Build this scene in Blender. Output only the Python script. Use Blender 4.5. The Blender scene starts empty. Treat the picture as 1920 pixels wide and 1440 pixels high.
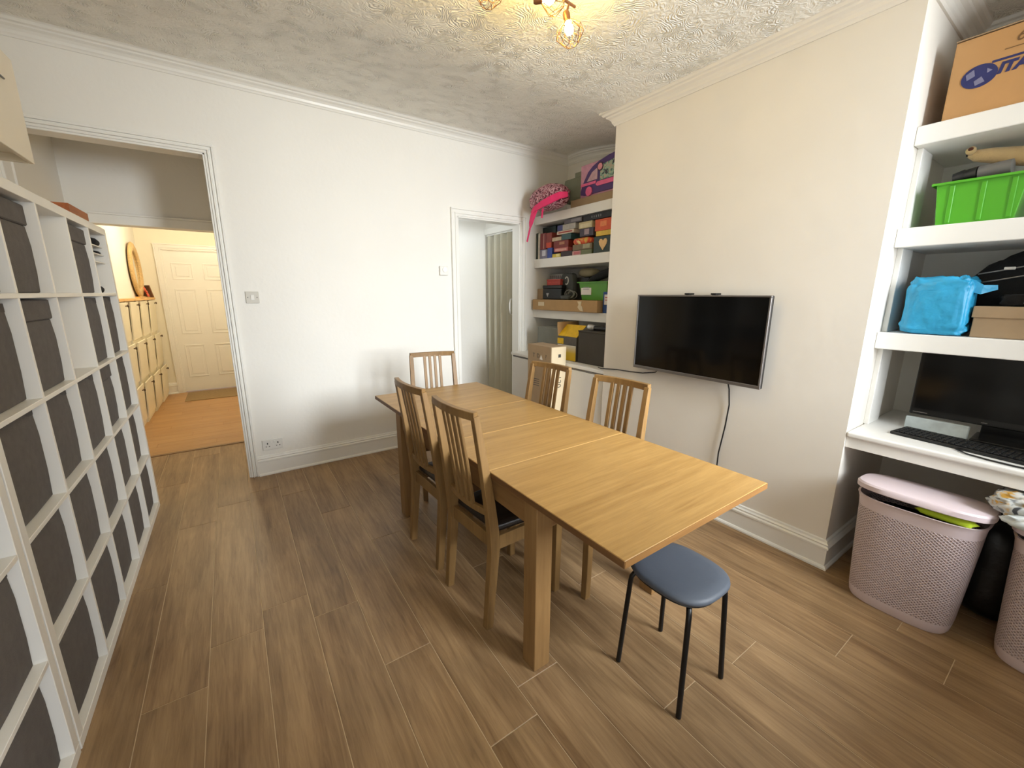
import bpy, bmesh, math, random
from mathutils import Vector, Matrix, noise
R = math.radians
scene = bpy.context.scene
C = scene.collection

# ------------------------------------------------------------------ camera
CAM_YAW, CAM_PITCH, CAM_ROLL, FPX = 0.598302, 0.218454, 0.003075, 763.76
cam = bpy.data.cameras.new('camera')
cam.sensor_fit = 'HORIZONTAL'; cam.sensor_width = 36.0
cam.lens = FPX / 1920 * 36.0; cam.clip_start = 0.02; cam.clip_end = 60
camo = bpy.data.objects.new('camera', cam); C.objects.link(camo)
_F = Vector((math.sin(CAM_YAW)*math.cos(CAM_PITCH), math.cos(CAM_YAW)*math.cos(CAM_PITCH), -math.sin(CAM_PITCH)))
_R = Vector((math.cos(CAM_YAW), -math.sin(CAM_YAW), 0)); _U = _R.cross(_F)
_c, _s = math.cos(CAM_ROLL), math.sin(CAM_ROLL)
_R, _U = _c*_R + _s*_U, -_s*_R + _c*_U
camo.matrix_world = Matrix(((_R.x, _U.x, -_F.x, 0), (_R.y, _U.y, -_F.y, 0), (_R.z, _U.z, -_F.z, 1.45), (0, 0, 0, 1)))
scene.camera = camo
# ------------------------------------------------------------------ world, daylight, exposure
scene.view_settings.view_transform = 'Standard'; scene.view_settings.look = 'None'
scene.view_settings.gamma = 1.0; scene.view_settings.use_curve_mapping = False
scene.view_settings.exposure = 0.15
w = bpy.data.worlds.new('sky'); scene.world = w; w.use_nodes = True
bg = w.node_tree.nodes['Background']; bg.inputs['Color'].default_value = (0.75, 0.86, 1.0, 1); bg.inputs['Strength'].default_value = 1.0
scene.cycles.use_denoising = True
scene.cycles.max_bounces = 10; scene.cycles.diffuse_bounces = 6
scene.cycles.sample_clamp_indirect = 6.0

def light(name, kind, loc, energy, color, size=None, rot=None, radius=None):
    l = bpy.data.lights.new(name, kind); l.energy = energy; l.color = color
    if kind == 'AREA':
        l.shape = 'RECTANGLE'; l.size, l.size_y = size
    if radius is not None: l.shadow_soft_size = radius
    o = bpy.data.objects.new(name, l); o.location = loc
    if rot: o.rotation_euler = rot
    C.objects.link(o); return o
# daylight coming in through the window behind the camera (just outside the panes)
light('window_daylight', 'AREA', (2.15, -3.0, 2.8), 950, (0.92, 0.97, 1.0), (2.2, 3.2), (R(90), 0, R(8)))
# added fill light, set in an invented opening behind the camera, left
light('added_fill_light', 'AREA', (-0.1, -0.80, 1.2), 6, (1.0, 0.97, 0.93), (0.9, 1.9), (R(90), 0, 0))
# hall pendant out of view
light('hall_lamp', 'POINT', (-0.15, 6.2, 2.3), 29, (1.0, 0.86, 0.62), radius=0.12)
light('lobby_lamp', 'POINT', (1.95, 4.05, 2.1), 3.2, (0.86, 0.93, 1.0), radius=0.1)

# ------------------------------------------------------------------ materials
def lin(c):
    return tuple((v/12.92 if v <= 0.04045 else ((v+0.055)/1.055)**2.4) for v in (x/255 for x in c))
MATS = {}
def mat(name, rgb, rough=0.6, metal=0.0, var=0.06, scale=8.0, bump=0.0, bscale=60.0, spec=0.5, emit=None, sheen=0, coat=0):
    if name in MATS: return MATS[name]
    m = bpy.data.materials.new(name); m.use_nodes = True; MATS[name] = m
    nt = m.node_tree; b = nt.nodes['Principled BSDF']
    col = lin(rgb)
    b.inputs['Roughness'].default_value = rough; b.inputs['Metallic'].default_value = metal
    b.inputs['Specular IOR Level'].default_value = spec
    if sheen: b.inputs['Sheen Weight'].default_value = sheen
    if coat: b.inputs['Coat Weight'].default_value = coat; b.inputs['Coat Roughness'].default_value = 0.1
    tc = nt.nodes.new('ShaderNodeTexCoord')
    nz = nt.nodes.new('ShaderNodeTexNoise'); nz.inputs['Scale'].default_value = scale; nz.inputs['Detail'].default_value = 4
    nt.links.new(tc.outputs['Object'], nz.inputs['Vector'])
    rp = nt.nodes.new('ShaderNodeValToRGB')
    rp.color_ramp.elements[0].position = 0.3; rp.color_ramp.elements[1].position = 0.7
    rp.color_ramp.elements[0].color = tuple(max(0, v*(1-var)) for v in col)+(1,)
    rp.color_ramp.elements[1].color = tuple(min(1, v*(1+var)) for v in col)+(1,)
    nt.links.new(nz.outputs['Fac'], rp.inputs['Fac']); nt.links.new(rp.outputs['Color'], b.inputs['Base Color'])
    if bump:
        n2 = nt.nodes.new('ShaderNodeTexNoise'); n2.inputs['Scale'].default_value = bscale; n2.inputs['Detail'].default_value = 3
        nt.links.new(tc.outputs['Object'], n2.inputs['Vector'])
        bp = nt.nodes.new('ShaderNodeBump'); bp.inputs['Strength'].default_value = bump; bp.inputs['Distance'].default_value = 0.01
        nt.links.new(n2.outputs['Fac'], bp.inputs['Height']); nt.links.new(bp.outputs['Normal'], b.inputs['Normal'])
    if emit:
        b.inputs['Emission Color'].default_value = lin(emit[0])+(1,); b.inputs['Emission Strength'].default_value = emit[1]
    return m

def wood(name, dark, light_, axis='Y', rough=0.45, stretch=14.0, scale=5.0, contrast=(0.3, 0.72), rnd=0.12, blotch=0.25, knots=0.0, spec=0.4):
    """grain running along the given object axis, tone shifted per object"""
    if name in MATS: return MATS[name]
    m = bpy.data.materials.new(name); m.use_nodes = True; MATS[name] = m
    nt = m.node_tree; N = nt.nodes; L = nt.links; b = N['Principled BSDF']
    b.inputs['Roughness'].default_value = rough; b.inputs['Specular IOR Level'].default_value = spec
    tc = N.new('ShaderNodeTexCoord'); oi = N.new('ShaderNodeObjectInfo')
    off = N.new('ShaderNodeVectorMath'); off.operation = 'ADD'
    sc_ = N.new('ShaderNodeMath'); sc_.operation = 'MULTIPLY'; sc_.inputs[1].default_value = 37.0
    L.new(oi.outputs['Random'], sc_.inputs[0])
    L.new(tc.outputs['Object'], off.inputs[0]); L.new(sc_.outputs[0], off.inputs[1])
    mp = N.new('ShaderNodeMapping')
    s = [scale*stretch/4]*3; s['XYZ'.index(axis)] = scale/4
    mp.inputs['Scale'].default_value = s
    L.new(off.outputs[0], mp.inputs['Vector'])
    wob = N.new('ShaderNodeTexNoise'); wob.inputs['Scale'].default_value = 0.9; wob.inputs['Detail'].default_value = 3
    L.new(mp.outputs[0], wob.inputs['Vector'])
    fine = N.new('ShaderNodeTexNoise'); fine.inputs['Scale'].default_value = 4.0; fine.inputs['Detail'].default_value = 8; fine.inputs['Roughness'].default_value = 0.65
    fine.inputs['Distortion'].default_value = 0.6
    L.new(mp.outputs[0], fine.inputs['Vector'])
    mix = N.new('ShaderNodeMath'); mix.operation = 'MULTIPLY_ADD'; mix.inputs[1].default_value = 0.55
    half = N.new('ShaderNodeMath'); half.operation = 'MULTIPLY'; half.inputs[1].default_value = 0.45
    L.new(wob.outputs['Fac'], half.inputs[0]); L.new(fine.outputs['Fac'], mix.inputs[0]); L.new(half.outputs[0], mix.inputs[2])
    rp = N.new('ShaderNodeValToRGB'); rp.color_ramp.elements[0].position = contrast[0]; rp.color_ramp.elements[1].position = contrast[1]
    rp.color_ramp.elements[0].color = lin(dark)+(1,); rp.color_ramp.elements[1].color = lin(light_)+(1,)
    L.new(mix.outputs[0], rp.inputs['Fac'])
    bl = N.new('ShaderNodeTexNoise'); bl.inputs['Scale'].default_value = 3.0; bl.inputs['Detail'].default_value = 2
    L.new(off.outputs[0], bl.inputs['Vector'])
    val = N.new('ShaderNodeMath'); val.operation = 'MULTIPLY_ADD'; val.inputs[1].default_value = blotch*2; val.inputs[2].default_value = 1-blotch
    L.new(bl.outputs['Fac'], val.inputs[0])
    v2 = N.new('ShaderNodeMath'); v2.operation = 'MULTIPLY_ADD'; v2.inputs[1].default_value = rnd*2; v2.inputs[2].default_value = -rnd
    L.new(oi.outputs['Random'], v2.inputs[0])
    v3 = N.new('ShaderNodeMath'); v3.operation = 'ADD'; L.new(val.outputs[0], v3.inputs[0]); L.new(v2.outputs[0], v3.inputs[1])
    hs = N.new('ShaderNodeHueSaturation'); L.new(rp.outputs['Color'], hs.inputs['Color']); L.new(v3.outputs[0], hs.inputs['Value'])
    L.new(hs.outputs['Color'], b.inputs['Base Color'])
    bp = N.new('ShaderNodeBump'); bp.inputs['Strength'].default_value = 0.12; bp.inputs['Distance'].default_value = 0.002
    L.new(fine.outputs['Fac'], bp.inputs['Height']); L.new(bp.outputs['Normal'], b.inputs['Normal'])
    return m

def artex(name, rgb):
    """white painted plaster combed in overlapping shell swirls (fine relief only)"""
    m = mat(name, rgb, 0.55, var=0.02, scale=3)
    nt = m.node_tree; N = nt.nodes; L = nt.links; b = N['Principled BSDF']
    tc = N.new('ShaderNodeTexCoord')
    wob = N.new('ShaderNodeTexNoise'); wob.inputs['Scale'].default_value = 7; wob.inputs['Detail'].default_value = 3; L.new(tc.outputs['Object'], wob.inputs['Vector'])
    ad = N.new('ShaderNodeVectorMath'); ad.operation = 'MULTIPLY_ADD'; ad.inputs[1].default_value = (0.16, 0.16, 0)
    L.new(wob.outputs['Color'], ad.inputs[0]); L.new(tc.outputs['Object'], ad.inputs[2])
    vo = N.new('ShaderNodeTexVoronoi'); vo.inputs['Scale'].default_value = 6.5; vo.voronoi_dimensions = '2D'
    L.new(ad.outputs[0], vo.inputs['Vector'])
    mu = N.new('ShaderNodeMath'); mu.operation = 'MULTIPLY'; mu.inputs[1].default_value = 78; L.new(vo.outputs['Distance'], mu.inputs[0])
    si = N.new('ShaderNodeMath'); si.operation = 'SINE'; L.new(mu.outputs[0], si.inputs[0])
    pn = N.new('ShaderNodeTexNoise'); pn.inputs['Scale'].default_value = 9; pn.inputs['Detail'].default_value = 4; L.new(tc.outputs['Object'], pn.inputs['Vector'])
    ma = N.new('ShaderNodeMapRange'); ma.inputs['From Min'].default_value = 0.45; ma.inputs['From Max'].default_value = 0.62; L.new(pn.outputs['Fac'], ma.inputs['Value'])
    mm = N.new('ShaderNodeMath'); mm.operation = 'MULTIPLY'; L.new(si.outputs[0], mm.inputs[0]); L.new(ma.outputs['Result'], mm.inputs[1])
    fn = N.new('ShaderNodeTexNoise'); fn.inputs['Scale'].default_value = 26; fn.inputs['Detail'].default_value = 6; fn.inputs['Distortion'].default_value = 1.5; L.new(tc.outputs['Object'], fn.inputs['Vector'])
    fm = N.new('ShaderNodeMath'); fm.operation = 'MULTIPLY_ADD'; fm.inputs[1].default_value = 2.6; L.new(fn.outputs['Fac'], fm.inputs[0]); L.new(mm.outputs[0], fm.inputs[2])
    bp = N.new('ShaderNodeBump'); bp.inputs['Strength'].default_value = 0.6; bp.inputs['Distance'].default_value = 0.0075
    L.new(fm.outputs[0], bp.inputs['Height']); L.new(bp.outputs['Normal'], b.inputs['Normal'])
    return m

def pattern(name, kind, cols, scale, rough=0.7):
    """printed or woven surfaces: 'spots' (animal print), 'weave' (perforated plastic lattice on uv), 'fade' (vertical printed fade)"""
    if name in MATS: return MATS[name]
    m = bpy.data.materials.new(name); m.use_nodes = True; MATS[name] = m
    nt = m.node_tree; N = nt.nodes; L = nt.links; b = N['Principled BSDF']; b.inputs['Roughness'].default_value = rough
    tc = N.new('ShaderNodeTexCoord'); rp = N.new('ShaderNodeValToRGB')
    if kind == 'spots':
        nz = N.new('ShaderNodeTexNoise'); nz.inputs['Scale'].default_value = scale; nz.inputs['Detail'].default_value = 2; nz.inputs['Distortion'].default_value = 1.2
        L.new(tc.outputs['Object'], nz.inputs['Vector']); fac = nz.outputs['Fac']
        pos = [0.38+0.26*i/max(1, len(cols)-1) for i in range(len(cols))]
    elif kind == 'fade':
        sx = N.new('ShaderNodeSeparateXYZ'); L.new(tc.outputs['Generated'], sx.inputs[0]); fac = sx.outputs['Z']
        pos = [i/max(1, len(cols)-1) for i in range(len(cols))]
    else:
        sx = N.new('ShaderNodeSeparateXYZ'); L.new(tc.outputs['UV'], sx.inputs[0])
        def wv(a, bb):
            q = N.new('ShaderNodeMath'); q.operation = a
            L.new(sx.outputs['X'], q.inputs[0]); L.new(sx.outputs['Y'], q.inputs[1])
            k = N.new('ShaderNodeMath'); k.operation = 'MULTIPLY'; k.inputs[1].default_value = scale; L.new(q.outputs[0], k.inputs[0])
            s_ = N.new('ShaderNodeMath'); s_.operation = 'SINE'; L.new(k.outputs[0], s_.inputs[0])
            a_ = N.new('ShaderNodeMath'); a_.operation = 'ABSOLUTE'; L.new(s_.outputs[0], a_.inputs[0]); return a_
        a1 = wv('ADD', 0); a2 = wv('SUBTRACT', 0)
        mn = N.new('ShaderNodeMath'); mn.operation = 'MINIMUM'; L.new(a1.outputs[0], mn.inputs[0]); L.new(a2.outputs[0], mn.inputs[1]); fac = mn.outputs[0]
        pos = [0.60, 0.82]
        bp = N.new('ShaderNodeBump'); bp.inputs['Strength'].default_value = 0.8; bp.inputs['Distance'].default_value = 0.004; bp.invert = True
        L.new(fac, bp.inputs['Height']); L.new(bp.outputs['Normal'], b.inputs['Normal'])
    cr = rp.color_ramp
    while len(cr.elements) < len(cols): cr.elements.new(0.5)
    for e, p, c in zip(cr.elements, pos, cols): e.position = p; e.color = lin(c)+(1,)
    L.new(fac, rp.inputs['Fac']); L.new(rp.outputs['Color'], b.inputs['Base Color'])
    return m

WALL = mat('white_wall_paint', (232, 230, 224), 0.7, var=0.012, scale=2.5, bump=0.12, bscale=30)
BREASTP = mat('chimney_breast_paint', (228, 222, 212), 0.62, var=0.025, scale=2.2, bump=0.16, bscale=9)
TRIM = mat('white_gloss_paint', (234, 233, 228), 0.35, var=0.01, bump=0.03, bscale=25)
CEIL = artex('combed_plaster', (240, 237, 228))
SHELF = mat('shelf_white_paint', (232, 230, 225), 0.45, var=0.015)
UNIT = mat('white_laminate', (232, 229, 222), 0.4, var=0.01)
BIN = mat('dark_grey_fabric', (102, 97, 94), 0.95, var=0.08, scale=40, bump=0.25, bscale=300, spec=0.2)
BINR = mat('dark_grey_fabric_band', (90, 86, 84), 0.95, var=0.08, scale=40, bump=0.25, bscale=300, spec=0.2)
OAK = wood('table_oak_veneer', (146, 111, 62), (178, 142, 86), 'X', 0.40, 18, 5, (0.32, 0.66), 0.03, 0.06)
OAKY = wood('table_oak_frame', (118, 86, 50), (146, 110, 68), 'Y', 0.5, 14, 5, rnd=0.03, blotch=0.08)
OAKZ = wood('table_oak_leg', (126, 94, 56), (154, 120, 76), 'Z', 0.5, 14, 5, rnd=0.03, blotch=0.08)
CHW = wood('chair_oak', (114, 86, 50), (146, 114, 70), 'Z', 0.45, 12, 6, rnd=0.03, blotch=0.1)
LEATHER = mat('dark_brown_leather', (34, 26, 22), 0.42, var=0.1, scale=20, bump=0.15, bscale=60)
FLOORM = wood('greybrown_oak_plank', (100, 72, 46), (172, 142, 104), 'Y', 0.42, 14, 4.2, (0.28, 0.70), 0.05, 0.32)
SUBF = mat('plank_joint', (196, 172, 138), 0.7)
HALLF = wood('orange_laminate', (160, 118, 72), (190, 148, 98), 'X', 0.35, 12, 5, rnd=0.05, blotch=0.1)
BLACK = mat('black_plastic', (16, 16, 17), 0.4, var=0.1)
BLACKM = mat('black_metal', (18, 18, 19), 0.35, metal=0.3)
BLACKF = mat('black_fabric', (20, 20, 22), 0.9, var=0.15, bump=0.3, bscale=80)
SCREEN = mat('tv_screen_glass', (7, 8, 9), 0.12, var=0.0, spec=0.35)
BEZEL = mat('silver_grey_bezel', (128, 124, 122), 0.35, metal=0.7)
WHITEP = mat('white_plastic', (226, 225, 220), 0.35)
GREYP = mat('grey_marks', (120, 118, 114), 0.6)
CARD = mat('brown_cardboard', (176, 142, 98), 0.85, var=0.06, scale=12)
CARDD = mat('brown_cardboard_dull', (158, 134, 104), 0.85, var=0.06, scale=12)
CARDP = mat('pale_cardboard', (214, 196, 164), 0.85, var=0.04)
BRONZE = mat('brown_metal', (108, 74, 52), 0.4, metal=0.5)
LILAC = mat('lilac_plastic', (214, 198, 202), 0.4, var=0.01)
WEAVE = pattern('lilac_lattice_plastic', 'weave', [(208, 190, 192), (146, 128, 128)], 235, 0.45)
WARMW = mat('hall_wall_warm_tint', (238, 232, 214), 0.65, var=0.01)  # white wall, with the warm lamplight put into its colour

# ------------------------------------------------------------------ mesh helpers
class MB:
    def __init__(s): s.bm = bmesh.new(); s.uv = None
    def box(s, a, b, M=None):
        v = [s.bm.verts.new((x, y, z)) for x in (a[0], b[0]) for y in (a[1], b[1]) for z in (a[2], b[2])]
        if M is not None:
            for q in v: q.co = M @ q.co
        for f in ((0,1,3,2),(4,6,7,5),(0,4,5,1),(2,3,7,6),(0,2,6,4),(1,5,7,3)): s.bm.faces.new([v[i] for i in f])
        return s
    def loops(s, rings, closed=True, caps=True):
        """skin a list of vertex rings (each a list of points)"""
        rv = [[s.bm.verts.new(p) for p in r] for r in rings]
        n = len(rv[0])
        for a, b in zip(rv, rv[1:]):
            for i in range(n if closed else n-1):
                j = (i+1) % n; s.bm.faces.new((a[i], a[j], b[j], b[i]))
        if caps and closed:
            s.bm.faces.new(rv[0][::-1]); s.bm.faces.new(rv[-1])
        return s
    def tube(s, pts, r, n=8):
        pts = [Vector(p) for p in pts]; rs = r if isinstance(r, (list, tuple)) else [r]*len(pts)
        rings = []; up = None
        for i, p in enumerate(pts):
            t = (pts[min(i+1, len(pts)-1)]-pts[max(i-1, 0)]).normalized()
            if up is None:
                up = Vector((0, 0, 1)) if abs(t.z) < 0.9 else Vector((1, 0, 0))
            u = (up-t*up.dot(t)).normalized(); up = u; v = t.cross(u)
            rings.append([p+(u*math.cos(2*math.pi*k/n)+v*math.sin(2*math.pi*k/n))*rs[i] for k in range(n)])
        return s.loops(rings)
    def sweep(s, pts, sizes, side=(1, 0, 0)):
        """rectangular bar along pts; sizes (along side, across); side = fixed width axis"""
        pts = [Vector(p) for p in pts]; sd = Vector(side).normalized(); rings = []
        if not isinstance(sizes, list): sizes = [sizes]*len(pts)
        for i, p in enumerate(pts):
            t = (pts[min(i+1, len(pts)-1)]-pts[max(i-1, 0)]).normalized()
            d = (sd-t*sd.dot(t)).normalized(); e = t.cross(d); a, b = sizes[i][0]/2, sizes[i][1]/2
            rings.append([p+d*a+e*b, p-d*a+e*b, p-d*a-e*b, p+d*a-e*b])
        return s.loops(rings)
    def lathe(s, prof, c, n=24):
        c = Vector(c)
        return s.loops([[c+Vector((r*math.cos(2*math.pi*k/n), r*math.sin(2*math.pi*k/n), z)) for k in range(n)] for r, z in prof])
    def prism(s, poly, a, b, f):
        """polygon in 2D extruded from a to b; f(u,v,t)->point"""
        return s.loops([[f(u, v, a) for u, v in poly], [f(u, v, b) for u, v in poly]])
    def lump(s, c, size, amp=0.06, seed=0, e=0.55, n=20, m=14, freq=4.0, taper=0.0, flat=True):
        """soft superellipsoid bulged by noise, flat underneath"""
        c = Vector(c); rings = []
        def pw(x): return math.copysign(abs(x)**e, x)
        for i in range(1, m):
            ph = -math.pi/2+math.pi*i/m; ring = []
            for k in range(n):
                th = 2*math.pi*k/n
                d = Vector((pw(math.cos(ph))*pw(math.cos(th)), pw(math.cos(ph))*pw(math.sin(th)), pw(math.sin(ph))))
                q = 1+amp*noise.noise(d*freq*0.5+Vector((seed*3.1, seed*1.7, 0)))*2+amp*0.6*noise.noise(d*freq*1.4+Vector((seed, 9, 2)))
                tp = 1-taper*(d.z+1)/2
                p = Vector((d.x*size[0]/2*q*tp, d.y*size[1]/2*q*tp, d.z*size[2]/2*(q if d.z > 0 else 1)))
                if flat: p.z = max(p.z, -size[2]/2)
                ring.append(c+p)
            rings.append(ring)
        return s.loops(rings)
    def build(s, name, m, parent=None, bevel=0.0, smooth=False, seg=1, orig=None, uvfn=None):
        bmesh.ops.recalc_face_normals(s.bm, faces=s.bm.faces)
        if bevel:
            ed = [e for e in s.bm.edges if len(e.link_faces) == 2 and e.calc_face_angle(0) > 0.6]
            bmesh.ops.bevel(s.bm, geom=ed, offset=bevel, segments=seg, profile=0.5, affect='EDGES', clamp_overlap=True)
        o0 = Vector(orig) if orig is not None else None
        if parent is not None and o0 is None: o0 = WORLD.get(parent.name)
        me = bpy.data.meshes.new(name)
        if uvfn:
            uvl = s.bm.loops.layers.uv.new('uv')
            for f in s.bm.faces:
                for l in f.loops: l[uvl].uv = uvfn(l.vert.co)
        if o0 is not None:
            for v in s.bm.verts: v.co -= o0
        s.bm.to_mesh(me); s.bm.free()
        if smooth:
            for p in me.polygons: p.use_smooth = True
            if smooth == 'angle': me.set_sharp_from_angle(angle=0.7)
        me.materials.append(m)
        o = bpy.data.objects.new(name, me); C.objects.link(o)
        if parent is not None:
            o.parent = parent
            if orig is not None: o.location = o0-WORLD.get(parent.name, Vector())
            WORLD[o.name] = o0 if o0 is not None else Vector()
        else:
            if o0 is not None: o.location = o0
            WORLD[o.name] = o0 if o0 is not None else Vector()
        return o
WORLD = {}
def tag(o, label, cat, group=None):
    o['label'] = label; o['category'] = cat
    if group: o['group'] = group
    return o
def thing(name, label, cat, loc=(0, 0, 0), group=None):
    o = bpy.data.objects.new(name, None); C.objects.link(o); o.location = loc; o.empty_display_size = 0.05
    WORLD[o.name] = Vector(loc); return tag(o, label, cat, group)
def struct(o): o['kind'] = 'structure'; return o
def B(a, b, name, m, parent=None, bevel=0.0, **k): return MB().box(a, b).build(name, m, parent, bevel, **k)
def copy_tree(o, parent=None):
    c = o.copy(); C.objects.link(c); c.parent = parent
    for ch in list(o.children): copy_tree(ch, c)
    return c
def cen(a, b, base=True): return ((a[0]+b[0])/2, (a[1]+b[1])/2, min(a[2], b[2]) if base else (a[2]+b[2])/2)
def text(s_, size, m, parent, M, name='lettering', extrude=0.0006, shear=0.0, bold=0.0):
    """flat lettering; M maps text plane (x right, y up, z out) to world"""
    cu = bpy.data.curves.new('txt', 'FONT'); cu.body = s_; cu.size = size; cu.extrude = extrude; cu.shear = shear; cu.offset = bold
    cu.align_x = 'CENTER'; cu.align_y = 'CENTER'
    t = bpy.data.objects.new('txt', cu); C.objects.link(t)
    me = bpy.data.meshes.new_from_object(t.evaluated_get(bpy.context.evaluated_depsgraph_get()))
    bpy.data.objects.remove(t); bpy.data.curves.remove(cu)
    base = WORLD.get(parent.name, Vector())
    for v in me.vertices: v.co = (M @ v.co)-base
    me.materials.clear(); me.materials.append(m)
    o = bpy.data.objects.new(name, me); C.objects.link(o); o.parent = parent; return o
def plane_M(o, right, up):
    r, u = Vector(right).normalized(), Vector(up).normalized(); n = r.cross(u)
    return Matrix(((r.x, u.x, n.x, o[0]), (r.y, u.y, n.y, o[1]), (r.z, u.z, n.z, o[2]), (0, 0, 0, 1)))

# ------------------------------------------------------------------ room shell
YA, XB, XR, XL, YF = 3.69, 2.50, 3.25, -0.98, -0.60     # back wall, breast face, right wall, left wall, front wall
BY0, BY1 = 0.666, 2.32                                    # chimney breast sides
def sm(t): t = min(1, max(0, t)); return t*t*(3-2*t)
def zc(y): return 2.725+0.165*sm((y-2.15)/1.40)           # old ceiling, sagging away from the back wall
# floor: a joint-coloured bed with every plank a piece of its own
fl = struct(B((XL-0.1, YF-0.1, -0.05), (XR+0.1, 4.69, -0.0016), 'floor', SUBF))
PW, PLN, GAP = 0.193, 1.38, 0.0014
joints = {-2: 1.68, -1: 1.88, 0: 2.00, 1: 1.82, 2: 1.395, 10: 0.40, 3: 2.28, 4: 1.02, 5: 1.72, 6: 0.66, 7: 1.30, 8: 2.0, 9: 0.95, 11: 1.5}
random.seed(5)
k = -5
while -0.045+PW*k < XR+0.05:
    x0, x1 = -0.045+PW*k, -0.045+PW*(k+1)
    j = joints.get(k, random.uniform(0, PLN))
    y = j-PLN*math.ceil((j-YF)/PLN)
    while y < 4.69:
        a, b = max(y, YF), min(y+PLN, 4.69)
        if b-a > 0.02:
            MB().box((x0+GAP, a+GAP, -0.012), (x1-GAP, b-GAP, 0.0)).build('plank', FLOORM, fl, 0.0008, orig=((x0+x1)/2, (a+b)/2, 0))
        y += PLN
    k += 1
hf = struct(B((-1.0, 4.69, -0.05), (0.6, 7.72, -0.0014), 'floor_hall', mat('hall_joint', (150, 96, 44), 0.7)))
y = 4.69; i = 0
while y < 7.7:
    sh = (i*0.47) % 1.2; x = -1.0-sh
    while x < 0.6:
        a, b = max(x, -1.0), min(x+1.2, 0.6)
        if b-a > 0.03: MB().box((a+0.0008, y+0.0008, -0.01), (b-0.0008, min(y+0.124, 7.72), 0)).build('plank', HALLF, hf, 0.0006, orig=((a+b)/2, y+0.06, 0))
        x += 1.2
    y += 0.125; i += 1
struct(B((-0.94, 4.66, 0.0), (0.1, 4.70, 0.005), 'trim_threshold', mat('threshold_brown', (120, 88, 56), 0.4)))
# ceiling
g = MB(); ys = [YF+(YA-YF)*i/60 for i in range(61)]
g.loops([[Vector((XL-0.05, y, zc(y))), Vector((XR+0.05, y, zc(y))), Vector((XR+0.05, y, 3.15)), Vector((XL-0.05, y, 3.15))] for y in ys])
struct(g.build('ceiling', CEIL))
def wall(name, boxes, m=WALL):
    q = MB()
    for a, b in boxes: q.box(a, b)
    return struct(q.build(name, m))
D1 = (-0.972, -0.02, 2.375); D2 = (1.88, 2.61, 2.165)
wall('wall_back', [((XL-0.1, YA, 0), (D1[0], YA+0.12, 3.1)), ((D1[0], YA, D1[2]), (D1[1], YA+0.12, 3.1)), ((D1[1], YA, 0), (D2[0], YA+0.12, 3.1)),
                   ((D2[0], YA, D2[2]), (D2[1], YA+0.12, 3.1)), ((D2[1], YA, 0), (XR+0.1, YA+0.12, 3.1))])
wall('wall_right', [((XR, YF-0.15, 0), (XR+0.12, YA, 3.1))])
wall('wall_chimney', [((XB, BY0, 0), (XR, BY1, 3.0))], BREASTP)
wall('wall_left', [((XL-0.12, YF-0.15, 0), (XL, YA, 3.1))])
wall('wall_front', [((XL-0.1, YF-0.15, 0), (-0.55, YF, 3.1)), ((-0.55, YF-0.15, 2.15), (0.35, YF, 3.1)), ((0.35, YF-0.15, 0), (1.35, YF, 3.1)),
                    ((1.35, YF-0.15, 0), (2.4, YF, 1.0)), ((1.35, YF-0.15, 2.6), (2.4, YF, 3.1)), ((2.4, YF-0.15, 0), (XR+0.1, YF, 3.1))])
wf = MB()
for a, b in (((1.35, 1.0), (1.40, 2.6)), ((2.35, 1.0), (2.4, 2.6)), ((1.40, 1.0), (2.35, 1.05)), ((1.40, 2.55), (2.35, 2.6))):
    wf.box((a[0], YF-0.10, a[1]), (b[0], YF-0.04, b[1]))
wo = struct(wf.build('window_1', TRIM, None, 0.004))
B((1.31, YF-0.15, 0.97), (2.44, YF+0.06, 1.0), 'window_sill', TRIM, wo, 0.005)
# passage and hall behind the left opening
wall('wall_passage_left', [((-1.09, YA+0.12, 0), (-0.95, 7.72, 2.9))], WALL)
wall('wall_passage_right', [((0.42, YA+0.12, 0), (0.56, 7.72, 2.9))], WARMW)
wall('wall_hall_end', [((-1.0, 7.60, 0), (-0.70, 7.72, 2.8)), ((-0.70, 7.60, 2.035), (0.06, 7.72, 2.8)), ((0.06, 7.60, 0), (0.5, 7.72, 2.8))], WARMW)
wall('wall_passage_header', [((-0.95, 4.69, 1.985), (0.42, 4.81, 2.85))], WALL)
struct(MB().box((-0.95, 4.672, 1.985), (0.42, 4.69, 2.055)).box((-0.95, 4.664, 2.055), (0.42, 4.69, 2.072)).build('trim_passage_header', TRIM, None, 0.003))
wall('ceiling_passage', [((-1.0, YA+0.12, 2.80), (0.5, 4.69, 2.86)), ((-1.0, 4.81, 2.55), (0.5, 7.72, 2.62))], WALL)
# lobby behind the second opening
wall('wall_lobby', [((1.62, YA+0.12, 0), (1.74, 4.50, 2.6)), ((1.62, 4.48, 0), (2.80, 4.60, 2.6)), ((2.66, YA+0.12, 2.155), (2.80, 4.48, 2.6)), ((2.74, YA+0.12, 0), (2.80, 4.48, 2.155))], WALL)
wall('ceiling_lobby', [((1.62, YA+0.12, 2.42), (2.8, 4.6, 2.48))], WALL)
struct(B((2.640, YA+0.12, 2.135), (2.675, 4.48, 2.205), 'trim_lobby_head', TRIM, None, 0.004))

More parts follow.
